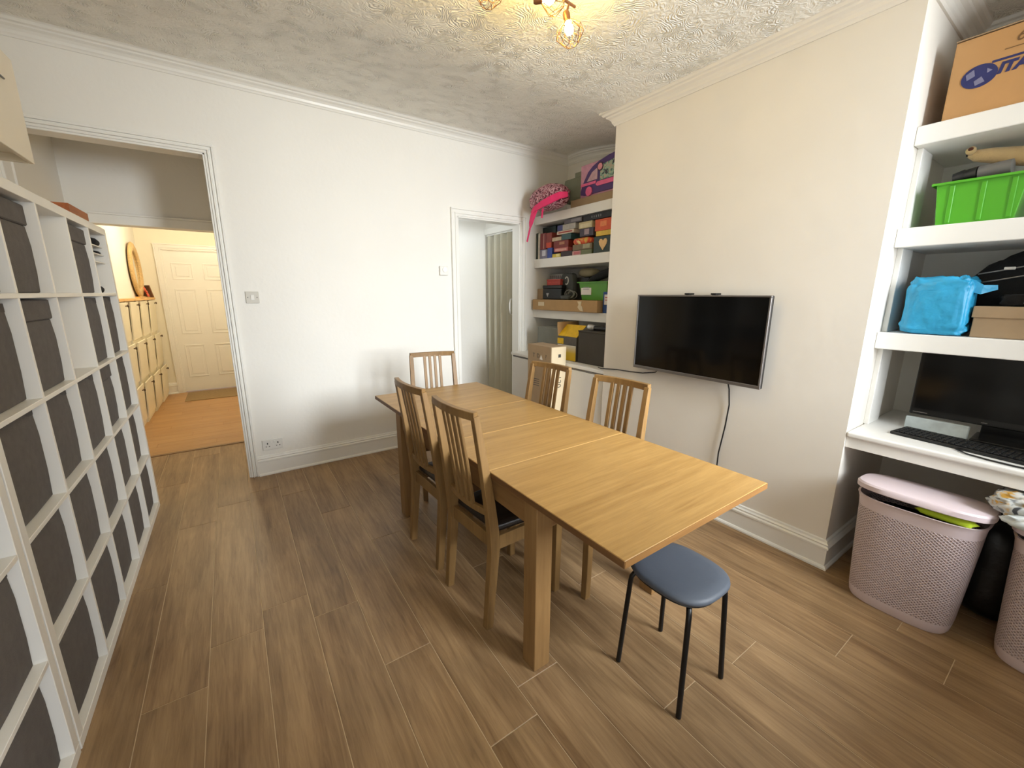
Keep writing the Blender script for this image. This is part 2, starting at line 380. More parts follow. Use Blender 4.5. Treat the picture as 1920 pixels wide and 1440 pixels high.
def archi(name, x0, x1, zt, y, strips, m=TRIM):
    """three-sided stepped architrave; strips = (from edge, to edge, proud)"""
    q = MB()
    for a, b, p in strips:
        q.box((x0-b, y-p, 0), (x0-a, y, zt+a)).box((x1+a, y-p, 0), (x1+b, y, zt+a)).box((x0-b, y-p, zt+a), (x1+b, y, zt+b))
    q.box((x0-0.004, y-0.004, 0), (x0+0.012, y+0.124, zt)).box((x1-0.012, y-0.004, 0), (x1+0.004, y+0.124, zt)).box((x0, y-0.004, zt-0.012), (x1, y+0.124, zt+0.004))
    return struct(q.build(name, m, None, 0.002))
archi('trim_1', D1[0], D1[1], D1[2], YA, [(0.0, 0.016, 0.012), (0.016, 0.024, 0.022), (0.024, 0.040, 0.010), (0.040, 0.056, 0.020)])
archi('trim_2', D2[0], D2[1], D2[2], YA, [(0.0, 0.02, 0.012), (0.02, 0.03, 0.02), (0.03, 0.058, 0.014), (0.058, 0.072, 0.026)])

def run(name, prof, pts, m, z0=None):
    """moulding profile (out, up) swept along plan points; each point (x,y,outx,outy[,z])"""
    q = MB()
    q.loops([[Vector((p[0]+p[2]*o, p[1]+p[3]*o, (p[4] if len(p) > 4 else 0)+u)) for o, u in prof] for p in pts])
    return struct(q.build(name, m))
SK = [(0, 0), (0.030, 0), (0.030, 0.010), (0.024, 0.018), (0.018, 0.020), (0.018, 0.112), (0.024, 0.116), (0.024, 0.126), (0.016, 0.134), (0.020, 0.142), (0.012, 0.150), (0.010, 0.160), (0, 0.163)]
run('baseboard_back', SK, [(D1[1]+0.056, YA, 0, -1), (D2[0]-0.072, YA, 0, -1)], TRIM)
run('baseboard_chimney', SK, [(XR, BY0, 0, -1), (XB, BY0, -1, -1), (XB, BY1, -1, 1), (XR, BY1, 0, 1)], TRIM)
run('baseboard_left', SK, [(XL, YF, 1, 0), (XL, YA, 1, 0)], TRIM)
run('baseboard_right', SK, [(XR, YF, -1, 0), (XR, BY0, -1, 0)], TRIM)
CN = [(0, 0), (0, -0.072), (0.010, -0.074), (0.016, -0.064), (0.022, -0.058), (0.026, -0.044), (0.036, -0.032), (0.052, -0.024), (0.056, -0.016), (0.070, -0.012), (0.078, 0.0), (0.092, 0.004), (0.092, 0.06), (0, 0.06)]
cz = zc(3.62)-0.004
run('trim_cornice_back', CN, [(XL, YA, 0, -1, cz), (XR, YA, 0, -1, cz)], TRIM)
run('trim_cornice_alcove', CN, [(XR, y, -1, 0, zc(y)-0.004) for y in [BY1+(YA-BY1)*i/14 for i in range(15)]], TRIM)
zb = zc(2.2)-0.002
run('trim_cornice_chimney', CN, [(XR, BY1, 0, 1, zb), (XB, BY1, -1, 1, zb), (XB, BY0, -1, -1, zb), (XR, BY0, 0, -1, zb)], BREASTP)
run('trim_cornice_right', CN, [(XR, YF, -1, 0, zb), (XR, BY0, -1, 0, zb)], TRIM)
run('trim_cornice_left', CN, [(XL, y, 1, 0, zc(y)-0.004) for y in [YF+(YA-YF)*i/14 for i in range(15)]], TRIM)

# hall end: six-panel door in its frame
dr = struct(B((-0.697, 7.615, 0.008), (0.057, 7.655, 2.032), 'door_1', TRIM, None, 0.002))
for cx in (-0.50, -0.14):
    for z0, z1 in ((1.63, 1.86), (0.86, 1.50), (0.22, 0.70)):
        p = MB(); a, b = cx-0.12, cx+0.12
        for q0, q1, yy in ((0.0, 0.018, 7.608), (0.045, 0.5, 7.609)):
            if q1 < 0.1:
                p.box((a, yy, z0), (b, 7.616, z0+q1)).box((a, yy, z1-q1), (b, 7.616, z1)).box((a, yy, z0+q1), (a+q1, 7.616, z1-q1)).box((b-q1, yy, z0+q1), (b, 7.616, z1-q1))
            else: p.box((a+q0, yy, z0+q0), (b-q0, 7.616, z1-q0))
        p.build('panel', TRIM, dr, 0.006)
MB().lathe([(0.004, -0.02), (0.024, -0.016), (0.03, 0.0), (0.024, 0.016), (0.004, 0.02)], (0, 0, 0)).build('door_knob', mat('brass', (150, 110, 60), 0.3, metal=0.8), dr, smooth=True, orig=(0, 0, 0)).location = Vector((0.015, 7.585, 1.02))
archi('trim_3', -0.70, 0.06, 2.035, 7.60, [(0.0, 0.02, 0.012), (0.02, 0.06, 0.02), (0.06, 0.075, 0.028)])
run('baseboard_hall', SK, [(-0.95, 7.60, 0, -1), (-0.775, 7.60, 0, -1)], TRIM)
# folding door on the right side of the lobby
fd = struct(bpy.data.objects.new('door_2', None)); C.objects.link(fd); fd.location = (2.66, 4.14, 0); WORLD['door_2'] = Vector((2.66, 4.14, 0))
PVC = mat('cream_vinyl_panel', (186, 182, 164), 0.45, var=0.02)
n = 9; ya, yb = 4.47, 3.845
for i in range(n):
    y0, y1 = ya+(yb-ya)*i/n, ya+(yb-ya)*(i+1)/n; x0, x1 = (2.725, 2.645) if i % 2 == 0 else (2.645, 2.725)
    MB().sweep([(x0, y0, 1.07), (x1, y1, 1.07)], (2.10, 0.009), (0, 0, 1)).build('panel', PVC, fd, 0.002)
B((2.662, 4.46, 2.118), (2.69, 3.82, 2.134), 'track', WHITEP, fd)
MB().tube([(2.65, 3.87, 1.39), (2.615, 3.87, 1.385), (2.604, 3.87, 1.34), (2.604, 3.87, 1.28), (2.615, 3.87, 1.225), (2.65, 3.87, 1.22)], 0.009).build('handle', WHITEP, fd, smooth=True)

# ------------------------------------------------------------------ cube shelving units on the left
KX0, KX1 = -0.958, -0.568
ROWN = ['bottom row', 'second row up', 'middle row', 'second row down', 'top row']
COLN = ['column beside the doorway', 'second column from the doorway', 'middle column', 'fourth column from the doorway', 'fifth column from the doorway']
ZB = [0.038+0.352*i for i in range(6)]                    # cell floors
def kallax(y1, label):
    t = thing('cube_shelving_unit', label, 'shelving unit', ((KX0+KX1)/2, y1-0.945, 0), 'white cube shelving units')
    y0 = y1-1.89
    B((KX0, y0, 1.782), (KX1, y1, 1.82), 'top_panel', UNIT, t, 0.0015); B((KX0, y0, 0), (KX1, y1, 0.038), 'bottom_panel', UNIT, t, 0.0015)
    B((KX0, y0, 0.038), (KX1, y0+0.038, 1.782), 'side_panel', UNIT, t, 0.0015); B((KX0, y1-0.038, 0.038), (KX1, y1, 1.782), 'side_panel', UNIT, t, 0.0015)
    ci = (1.89-0.076-4*0.016)/5
    ycs = [y1-0.038-i*(ci+0.016) for i in range(6)]        # far edge of each column
    for i in range(1, 5): B((KX0, y0+0.038, ZB[i]-0.016), (KX1, y1-0.038, ZB[i]), 'shelf', UNIT, t, 0.001)
    for c in range(1, 5):
        for r in range(5):
            B((KX0, ycs[c], ZB[r]), (KX1, ycs[c]+0.016, ZB[r]+0.336), 'divider', UNIT, t, 0.001)
    return t, ycs, ci
u1, yc1, ci = kallax(3.53, 'tall white cube shelving unit nearest the doorway, filled with dark grey boxes')
u2, yc2, ci = kallax(1.63, 'near white cube shelving unit at the left edge, joined to the unit by the doorway')
rb = random.Random(3)
def fabric_bin(ytop, r, label, lid):
    ins = 0.030+rb.uniform(-0.008, 0.008); a = ytop-ci+0.004; b = ytop-0.004; z0 = ZB[r]+0.001; h = 0.318+rb.uniform(0, 0.010)
    t = thing('storage_box', label, 'storage box', ((KX0+KX1-ins)/2, (a+b)/2, z0), 'dark grey fabric boxes in the cube shelving')
    hb = h-(0.075 if lid else 0.0)
    q = MB(); rings = []
    for zz, s_ in ((0, 0.0), (0.3, 0.004), (0.7, 0.005), (1, 0.0)):
        x1 = KX1-ins+s_; rings.append([Vector((KX0+0.04, a, z0+hb*zz)), Vector((x1, a, z0+hb*zz)), Vector((x1+0.003, (a+b)/2, z0+hb*zz)), Vector((x1, b, z0+hb*zz)), Vector((KX0+0.04, b, z0+hb*zz))])
    q.loops(rings); q.build('body', BIN, t, 0.004)
    if lid: B((KX0+0.038, a-0.002, z0+hb), (KX1-ins+0.007, b+0.002, z0+h), 'lid', BIN, t, 0.004)
    else: MB().box((KX1-ins-0.004, a, z0+h-0.028), (KX1-ins+0.002, b, z0+h)).build('rim_band', BINR, t, 0.001)
lidset = {(4, 3), (3, 3), (4, 1), (2, 1)}
for r in range(5):
    for c in range(5):
        if (r, c) in ((4, 0), (4, 2), (3, 2)): continue
        fabric_bin(yc1[c], r, 'dark grey%s fabric box in the %s, %s' % (' lidded' if (r, c) in lidset else '', ROWN[r], COLN[c]), (r, c) in lidset)
for r in range(3):
    fabric_bin(yc2[0], r, 'dark grey fabric box in the near shelving unit, %s' % ROWN[r], False)
# open cells
y = yc1[2]
t = thing('wooden_ring', 'tan wooden ring standing in the open cell of the shelving unit', 'ring', (-0.70, y-0.06, ZB[3]))
q = MB(); q.loops([[Vector((-0.70+0.012*math.cos(p), y-0.055+(0.036+0.012*math.sin(p))*math.cos(2*math.pi*k/20), ZB[3]+0.05+(0.036+0.012*math.sin(p))*math.sin(2*math.pi*k/20))) for p in [2*math.pi*j/8 for j in range(8)]] for k in range(21)], caps=False)
q.build('ring', mat('tan_wood', (176, 130, 88), 0.5), t, smooth=True)
B((-0.72, y-0.085, ZB[3]+0.001), (-0.68, y-0.025, ZB[3]+0.012), 'foot', mat('tan_wood', (176, 130, 88), 0.5), t, 0.002)
y = yc1[0]
t = thing('letter_tray', 'white tiered letter tray in the open top cell by the doorway', 'tray', (-0.76, y-0.18, ZB[4]))
for i, z in enumerate((0.17, 0.215, 0.26)):
    B((KX0+0.10, y-0.24, ZB[4]+z), (-0.588, y-0.004, ZB[4]+z+0.006), 'tray', UNIT, t, 0.001)
B((KX0+0.094, y-0.24, ZB[4]), (KX0+0.10, y-0.004, ZB[4]+0.28), 'back_panel', UNIT, t)
B((KX0+0.10, y-0.246, ZB[4]), (-0.70, y-0.24, ZB[4]+0.28), 'end_panel', UNIT, t)
tag(MB().lump((-0.625, y-0.08, ZB[4]+0.289), (0.07, 0.13, 0.044), 0.1, 4).build('glasses_case', BLACKF, None, smooth=True), 'black soft glasses case on the top tray of the letter tray', 'case')
tag(MB().lump((-0.625, y-0.07, ZB[4]+0.231), (0.06, 0.12, 0.018), 0.1, 5).build('black_pouch', BLACKF, None, smooth=True), 'flat black pouch on the middle tray of the letter tray', 'pouch')
tag(MB().lump((-0.615, y-0.10, ZB[4]+0.020), (0.03, 0.03, 0.038), 0.06, 6, e=0.9).build('black_figurine', BLACK, None, smooth=True), 'tiny black ornament on the floor of the top cell by the doorway', 'ornament')
t = thing('wooden_crate', 'orange-brown wooden tray standing on top of the shelving unit by the doorway', 'tray', (-0.70, 3.30, 1.82))
ow = wood('orange_brown_wood', (150, 82, 44), (186, 112, 66), 'Y', 0.5)
for a, b, nm in (((-0.86, 3.12, 1.82), (-0.62, 3.48, 1.83), 'base'), ((-0.634, 3.12, 1.83), (-0.62, 3.48, 1.895), 'side'), ((-0.86, 3.12, 1.83), (-0.846, 3.48, 1.895), 'side'), ((-0.846, 3.12, 1.83), (-0.634, 3.134, 1.895), 'end_board'), ((-0.846, 3.466, 1.83), (-0.634, 3.48, 1.895), 'end_board')):
    B(a, b, nm, ow, t, 0.001)
# wall cupboard high on the left wall
t = thing('wall_cupboard', 'white wall cupboard high on the left wall above the shelving', 'cupboard', (-0.81, 2.35, 2.0))
CUPM = mat('cupboard_cream_white', (226, 216, 196), 0.5, var=0.01)
q = MB()
for a, b in (((XL, 1.90, 2.0), (-0.655, 1.918, 2.40)), ((XL, 2.792, 2.0), (-0.655, 2.81, 2.40)), ((XL, 1.918, 2.382), (-0.655, 2.792, 2.40)), ((XL, 1.918, 2.03), (-0.655, 2.792, 2.048)), ((XL, 1.918, 2.0), (XL+0.018, 2.792, 2.03))): q.box(a, b)
q.build('body', CUPM, t, 0.001)
for a, b in ((1.90, 2.353), (2.357, 2.81)):
    d = B((-0.655, a, 2.0), (-0.636, b, 2.40), 'door', CUPM, t, 0.002)
    MB().tube([(-0.632, (a+b)/2-0.05, 2.27), (-0.628, (a+b)/2+0.05, 2.27)], 0.004).build('handle', GREYP, d)

# ------------------------------------------------------------------ dining table
t = thing('dining_table', 'extended oak dining table with two leaves in the middle of the room', 'table', (1.20, 1.755, 0))
t.rotation_euler = (0, 0, R(0.75))
TX0, TX1 = 0.790, 1.620
EDGE = wood('oak_side_shade', (92, 62, 34), (122, 86, 50), 'Y', 0.5, rnd=0.02, blotch=0.08)  # darker oak: shade on the table's long edges put into the colour
for y in (0.6368, 2.8678): B((TX0+0.001, y, 0.7165), (TX1-0.001, y+0.0014, 0.7385), 'edge_shade', wood('oak_end_shade', (118, 82, 44), (148, 108, 62), 'X', 0.5, rnd=0.02, blotch=0.08), t)  # end strips coloured darker to stand in for shade
for a, b, nm in ((2.168, 2.868, 'tabletop_half'), (1.744, 2.165, 'extension_leaf'), (1.344, 1.741, 'extension_leaf'), (0.638, 1.341, 'tabletop_half')):
    MB().box((TX0, a, 0.716), (TX1, b, 0.74)).build(nm, OAK, t, 0.0022, orig=((TX0+TX1)/2, (a+b)/2, 0.74))
    for x in (TX0-0.0012, TX1-0.0002): B((x, a+0.001, 0.7165), (x+0.0014, b-0.001, 0.7385), 'edge_shade', EDGE, t)
for x in (0.806, 1.538):
    for y in (1.04, 2.42):
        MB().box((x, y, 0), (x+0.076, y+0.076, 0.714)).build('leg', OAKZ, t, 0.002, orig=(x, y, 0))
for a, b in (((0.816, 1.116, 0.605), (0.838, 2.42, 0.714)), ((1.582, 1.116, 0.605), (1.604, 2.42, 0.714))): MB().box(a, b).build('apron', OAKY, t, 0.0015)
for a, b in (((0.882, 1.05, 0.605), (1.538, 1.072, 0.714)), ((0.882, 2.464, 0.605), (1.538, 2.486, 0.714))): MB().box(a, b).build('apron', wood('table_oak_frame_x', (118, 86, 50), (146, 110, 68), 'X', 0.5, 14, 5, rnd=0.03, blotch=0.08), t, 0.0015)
for x in (0.90, 1.48): B((x, 0.66, 0.690), (x+0.03, 2.85, 0.7155), 'runner', OAKY, t, 0.001)

# ------------------------------------------------------------------ dining chairs (local: origin under the back posts, facing +Y)
def make_chair():
    t = thing('dining_chair', 'x', 'chair', (0, 0, 0), 'oak slat-back chairs round the dining table')
    def backy(z): return 0.035-0.00*z if z < 0.40 else 0.035-0.084*((z-0.40)/0.6)**1.25
    zs = [0, 0.2, 0.38, 0.46, 0.58, 0.7, 0.82, 0.92, 0.985]
    for s_ in (-1, 1):
        pts = [Vector((s_*(0.172-0.008*max(0, (z-0.4)/0.6)), (0.0+0.035*min(1, z/0.40)) if z < 0.4 else backy(z), z)) for z in zs]
        MB().sweep(pts, [(0.034, 0.034), (0.034, 0.040), (0.034, 0.046), (0.034, 0.046), (0.033, 0.042), (0.031, 0.038), (0.030, 0.034), (0.029, 0.030), (0.028, 0.026)]).build('rear_leg', CHW, t, 0.002)
        MB().sweep([(s_*0.180, 0.400, 0), (s_*0.184, 0.400, 0.43)], [(0.032, 0.034), (0.036, 0.038)]).build('front_leg', CHW, t, 0.002)
        MB().sweep([(s_*0.174, 0.058, 0.405), (s_*0.184, 0.381, 0.405)], (0.065, 0.020), (0, 0, 1)).build('side_rail', CHW, t, 0.0015)
    MB().box((-0.166, 0.392, 0.373), (0.166, 0.412, 0.438)).build('front_rail', CHW, t, 0.0015)
    MB().box((-0.155, 0.026, 0.373), (0.155, 0.046, 0.438)).build('back_rail', CHW, t, 0.0015)
    def arc(z, half, bow, n=9): return [Vector((-half+2*half*i/(n-1), backy(z)-bow*(1-(2*i/(n-1)-1)**2), z)) for i in range(n)]
    MB().sweep(arc(0.985, 0.173, 0.024), (0.034, 0.024), (0, 0, 1)).build('top_rail', CHW, t, 0.002)
    MB().sweep(arc(0.545, 0.156, 0.018), (0.030, 0.018), (0, 0, 1)).build('lower_rail', CHW, t, 0.0015)
    for x in (-0.060, -0.020, 0.020, 0.060):
        bw = 0.020*(1-(x/0.16)**2)
        MB().sweep([Vector((x, backy(z)-bw, z)) for z in (0.55, 0.65, 0.75, 0.85, 0.975)], (0.021, 0.014)).build('slat', CHW, t, 0.0015)
    q = MB(); rings = []
    for z, i_ in ((0.438, 0.004), (0.452, 0.0), (0.468, 0.003), (0.476, 0.02), (0.479, 0.06)):
        rings.append([Vector((sx*(w_-i_), y_+(i_ if y_ < 0.2 else -i_), z)) for sx, w_, y_ in ((-1, 0.160, 0.05), (1, 0.160, 0.05), (1, 0.192, 0.418), (-1, 0.192, 0.418))])
    q.loops(rings); q.build('seat_pad', LEATHER, t, 0.006, seg=2)
    return t
ch0 = make_chair()
spots = [((0.770, 1.500), R(-86.5), 'oak slat-back chair on the left long side, nearest the camera'),
         ((0.760, 1.985), R(-87.5), 'oak slat-back chair on the left long side, farther from the camera'),
         ((1.255, 2.915), R(168.5), 'oak slat-back chair at the far short end, backed by the white wall'),
         ((1.640, 2.025), R(96), 'oak slat-back chair on the right long side, in front of the tall carton'),
         ((1.648, 1.440), R(96), 'oak slat-back chair on the right long side, nearest the television')]
for i, (p, a, lb) in enumerate(spots):
    o = ch0 if i == 0 else copy_tree(ch0)
    o.location = (p[0], p[1], 0); o.rotation_euler = (0, 0, a); o['label'] = lb

# ------------------------------------------------------------------ stool
SC = Vector((1.262, 0.748, 0))
t = thing('stool', 'padded blue-grey stool with black tubular legs at the near table end', 'stool', SC)
def oval(rx, ry, z, e=0.72, n=36):
    o_ = []
    for k in range(n):
        a = 2*math.pi*k/n; c, s_ = math.cos(a), math.sin(a)
        o_.append(SC+Vector((rx*math.copysign(abs(c)**e, c), ry*math.copysign(abs(s_)**e, s_), z)))
    return o_
BLUEG = mat('blue_grey_vinyl', (76, 82, 92), 0.55, var=0.03, scale=12, bump=0.06, bscale=120)
MB().loops([oval(0.132, 0.143, 0.430), oval(0.146, 0.157, 0.434), oval(0.151, 0.162, 0.443), oval(0.149, 0.160, 0.452), oval(0.140, 0.151, 0.459), oval(0.105, 0.115, 0.464), oval(0.05, 0.055, 0.465)]).build('seat_pad', BLUEG, t, smooth=True)
MB().loops([oval(0.134, 0.145, 0.419), oval(0.140, 0.150, 0.423), oval(0.138, 0.148, 0.431)]).build('seat_base', BLACK, t, smooth='angle')
for sx in (-1, 1):
    for sy in (-1, 1):
        MB().tube([SC+Vector((sx*a, sy*b, z)) for a, b, z in ((0.05, 0.07, 0.415), (0.085, 0.100, 0.415), (0.104, 0.114, 0.410), (0.112, 0.120, 0.395), (0.115, 0.122, 0.37), (0.136, 0.136, 0.004))], 0.0095, 10).build('leg', BLACKM, t, smooth='angle')

# ------------------------------------------------------------------ television and cables
t = thing('television', 'black flat television with grey frame mounted on the chimney breast', 'television', (2.45, 1.512, 0.92))
TY0, TY1, TZ0, TZ1 = 1.066, 1.956, 0.922, 1.444
B((2.43, TY0, TZ0), (2.452, TY1, TZ1), 'casing', BLACK, t, 0.004)
fr = MB()
for a, b in (((TY0, TZ0), (TY1, TZ0+0.020)), ((TY0, TZ1-0.010), (TY1, TZ1)), ((TY0, TZ0+0.02), (TY0+0.011, TZ1-0.01)), ((TY1-0.011, TZ0+0.02), (TY1, TZ1-0.01))):
    fr.box((2.419, a[0], a[1]), (2.433, b[0], b[1]))
fr.build('bezel', BEZEL, t, 0.002)
B((2.424, TY0+0.011, TZ0+0.02), (2.4302, TY1-0.011, TZ1-0.01), 'screen', SCREEN, t)
B((2.45, 1.25, 1.0), (2.472, 1.78, 1.36), 'back_cover', BLACK, t, 0.008)
wm = B((2.472, 1.30, 1.08), (2.4995, 1.72, 1.30), 'wall_bracket', BLACKM, t, 0.002)
for y in (1.409, 1.587): MB().box((2.44, y-0.016, 1.446), (2.4995, y+0.016, 1.456)).box((2.452, y-0.016, 1.30), (2.472, y+0.016, 1.446)).build('hook', BLACKM, t, 0.001)
tag(MB().tube([(2.462, 1.27, 0.93), (2.475, 1.262, 0.88), (2.488, 1.257, 0.78), (2.488, 1.266, 0.64), (2.488, 1.288, 0.45), (2.488, 1.288, 0.38), (2.488, 1.288, 0.30)], 0.0042, 6).build('power_cable', BLACK, None, smooth=True), 'black cable hanging down the wall below the television', 'cable')
tag(MB().tube([(2.462, 1.75, 0.945), (2.475, 1.80, 0.90), (2.488, 1.92, 0.874), (2.490, 2.04, 0.866), (2.490, 2.17, 0.862), (2.490, 2.30, 0.848), (2.485, 2.34, 0.845), (2.52, 2.40, 0.842)], 0.0042, 6).build('aerial_cable', BLACK, None, smooth=True), 'black cable running sideways from the television to the left alcove', 'cable')

# ------------------------------------------------------------------ electrical plates on the back wall
t = thing('light_switch', 'white single light switch beside the large doorway', 'switch', (0.148, YA, 1.416))
B((0.105, YA-0.009, 1.373), (0.191, YA, 1.459), 'face_plate', mat('plate_cream', (196, 192, 182), 0.4), t, 0.003, seg=2)
MB().box((-0.011, -0.004, -0.018), (0.011, 0.003, 0.018), Matrix.Translation((0.148, YA-0.010, 1.416)) @ Matrix.Rotation(R(6), 4, 'X')).build('rocker', WHITEP, t, 0.001)
for x in (0.118, 0.178): MB().tube([(x, YA-0.0105, 1.416), (x, YA-0.008, 1.416)], 0.004).build('screw', GREYP, t)
t = thing('wall_socket', 'white double socket low on the back wall above the baseboard', 'socket', (0.155, YA, 0.248))
B((0.083, YA-0.010, 0.205), (0.228, YA, 0.291), 'face_plate', WHITEP, t, 0.003, seg=2)
dk = mat('socket_hole', (60, 60, 60), 0.8)
for cx in (0.119, 0.192):
    h = MB(); h.box((cx-0.004, YA-0.0106, 0.252), (cx+0.004, YA-0.009, 0.266))
    for s_ in (-1, 1): h.box((cx+s_*0.011-0.004, YA-0.0106, 0.231), (cx+s_*0.011+0.004, YA-0.009, 0.237))
    h.build('socket_holes', dk, t)
for cx in (0.143, 0.168): B((cx-0.006, YA-0.0135, 0.262), (cx+0.006, YA-0.009, 0.280), 'rocker', WHITEP, t, 0.001)
t = thing('thermostat', 'small white thermostat with round dial beside the narrow doorway', 'thermostat', (1.717, YA, 1.66))
B((1.675, YA-0.028, 1.617), (1.760, YA, 1.703), 'casing', WHITEP, t, 0.006, seg=2)
MB().loops([[Vector((1.722+r*math.cos(2*math.pi*k/24), y_, 1.668+r*math.sin(2*math.pi*k/24))) for k in range(24)] for r, y_ in ((0.024, YA-0.027), (0.024, YA-0.036), (0.021, YA-0.039))]).build('dial', mat('dial_white', (240, 240, 236), 0.3), t, smooth='angle')

# ------------------------------------------------------------------ ceiling light
t = thing('ceiling_light', 'brown metal ceiling light with wire cage shades and lit bulbs', 'ceiling light', (1.10, 1.562, zc(1.562)))
zr = 2.688
MB().lathe([(0.055, 0.0), (0.060, -0.004), (0.060, -0.018), (0.02, -0.024), (0.008, -0.028)], (1.10, 1.562, zc(1.562)+0.003)).build('ceiling_plate', BRONZE, t, smooth='angle')
MB().tube([(1.42, 1.598, zr), (1.25, 1.579, zr), (1.10, 1.562, zr), (0.95, 1.545, zr), (0.78, 1.526, zr)], 0.006).build('bar', BRONZE, t, smooth='angle')
BULB = mat('lit_bulb', (255, 214, 140), 0.3, emit=((255, 216, 104), 205))
def cage_lamp(top, sock, d):
    top, sock, d = Vector(top), Vector(sock), Vector(d).normalized()
    u = d.orthogonal().normalized(); v = d.cross(u)
    arm = MB().tube([top, top.lerp(sock, 0.5), sock], 0.005).build('arm', BRONZE, t, smooth='angle')
    MB().tube([sock-d*0.010, sock, sock+d*0.028], [0.012, 0.016, 0.014], 14).build('socket', BRONZE, t, smooth='angle')
    rings = []
    for a, r in ((0.026, 0.009), (0.036, 0.012), (0.048, 0.018), (0.060, 0.020), (0.071, 0.016), (0.078, 0.007)):
        rings.append([sock+d*a+(u*math.cos(2*math.pi*k/16)+v*math.sin(2*math.pi*k/16))*r for k in range(16)])
    MB().loops(rings).build('bulb', BULB, t, smooth=True)
    nn = 8; P = lambda a, r, k: sock+d*a+(u*math.cos(2*math.pi*k/nn)+v*math.sin(2*math.pi*k/nn))*r
    cg = MB()
    for k in range(nn):
        cg.tube([P(0.024, 0.015, k), P(0.056, 0.056, k+0.5)], 0.0014, 4); cg.tube([P(0.024, 0.015, k+1), P(0.056, 0.056, k+0.5)], 0.0014, 4)
        cg.tube([P(0.056, 0.056, k+0.5), P(0.082, 0.060, k)], 0.0014, 4); cg.tube([P(0.056, 0.056, k-0.5), P(0.082, 0.060, k)], 0.0014, 4)
        cg.tube([P(0.082, 0.060, k), P(0.118, 0.028, k+0.5)], 0.0014, 4); cg.tube([P(0.082, 0.060, k), P(0.118, 0.028, k-0.5)], 0.0014, 4)
        cg.tube([P(0.118, 0.028, k+0.5), P(0.118, 0.028, k+1.5)], 0.0014, 4)
    cg.build('cage', BRONZE, t)
cage_lamp((1.382, 1.594, zr), (1.362, 1.588, 2.638), (0.25, -0.10, -1.0))
cage_lamp((1.235, 1.577, zr), (1.212, 1.610, 2.650), (0.76, -0.62, 0.02))
cage_lamp((0.985, 1.549, zr), (0.972, 1.582, 2.655), (0.35, 0.75, -0.45))
cage_lamp((0.83, 1.532, zr), (0.80, 1.50, 2.65), (-0.6, -0.4, -0.6))

# ------------------------------------------------------------------ alcove shelves, counter, cupboard
LX, RX = 2.80, 2.67
AL = [(2.163, 2.247), (1.722, 1.812), (1.192, 1.278)]; AR = [(2.112, 2.192), (1.670, 1.756), (1.185, 1.267)]
LN = ['top', 'middle', 'bottom']
for (a, b), nm in zip(AL, LN):
    tag(B((LX, BY1+0.001, a), (XR-0.001, YA-0.001, b), 'alcove_shelf', SHELF, None, 0.003), 'thick white %s shelf in the left alcove beside the narrow doorway' % nm, 'shelf', 'thick white shelves in the left alcove')
for (a, b), nm in zip(AR, LN):
    tag(B((RX, YF+0.01, a), (XR-0.001, BY0-0.001, b), 'alcove_shelf', SHELF, None, 0.003), 'thick white %s shelf in the right alcove beside the chimney breast' % nm, 'shelf', 'thick white shelves in the right alcove')
struct(MB().box((2.735, BY0-0.022, 0.775), (2.90, BY0, 1.185)).box((2.735, BY0-0.022, 1.267), (2.90, BY0, 1.67)).box((2.735, BY0-0.022, 1.756), (2.90, BY0, 2.112)).build('trim_4', SHELF, None, 0.002))
t = thing('counter', 'white counter shelf under the black monitor in the right alcove', 'counter', (2.87, -0.24, 0.69))
B((XB-0.002, YF+0.01, 0.747), (XR-0.001, BY0-0.001, 0.775), 'worktop', SHELF, t, 0.009, seg=3)
B((XB+0.012, YF+0.01, 0.692), (XB+0.034, BY0-0.001, 0.747), 'fascia', SHELF, t, 0.001)
B((XB+0.034, 0.60, 0.70), (XR-0.001, BY0-0.001, 0.747), 'batten', SHELF, t)
t = thing('base_cupboard', 'white gloss cupboard built under the left alcove shelves', 'cupboard', (2.87, 3.0, 0))
GLOSS = mat('white_gloss_door', (226, 224, 220), 0.16, var=0.01)
B((2.50, BY1+0.001, 0.795), (XR-0.001, YA-0.001, 0.825), 'worktop', SHELF, t, 0.003)
B((2.53, BY1+0.001, 0.0), (XR-0.001, YA-0.001, 0.795), 'carcass', SHELF, t)
for a, b in ((2.335, 2.78), (2.784, 3.23), (3.234, 3.68)):
    d = B((2.512, a, 0.10), (2.53, b, 0.775), 'door', GLOSS, t, 0.002)
MB().tube([(2.522, 2.335, 0.782), (2.522, 3.68, 0.782)], 0.006).build('door_rail', BEZEL, t)

def box_thing(name, label, cat, a, b, m, lid=None, group=None, bevel=0.002, lidm=None, patch=None):
    """packaging box: body, optional overhanging lid, optional printed patch on the face toward the room (-X)"""
    t = thing(name, label, cat, cen(a, b), group)
    zt = b[2]-(lid or 0)
    body = B(a, (b[0], b[1], zt), 'body', m, t, bevel)
    if lid: B((a[0]-0.004, a[1]-0.004, zt), (b[0]+0.004, b[1]+0.004, b[2]), 'lid', lidm or m, t, bevel)
    if patch:
        u0, u1, v0, v1, pm = patch; dy, dz = b[1]-a[1], b[2]-a[2]
        B((a[0]-0.0055 if lid else a[0]-0.0012, a[1]+dy*u0, a[2]+dz*v0), (a[0]+0.001, a[1]+dy*u1, a[2]+dz*v1), 'printed_label', pm, t)
    return t
C_ = lambda n_, c, r=0.6: mat(n_, c, r, var=0.1, scale=30)
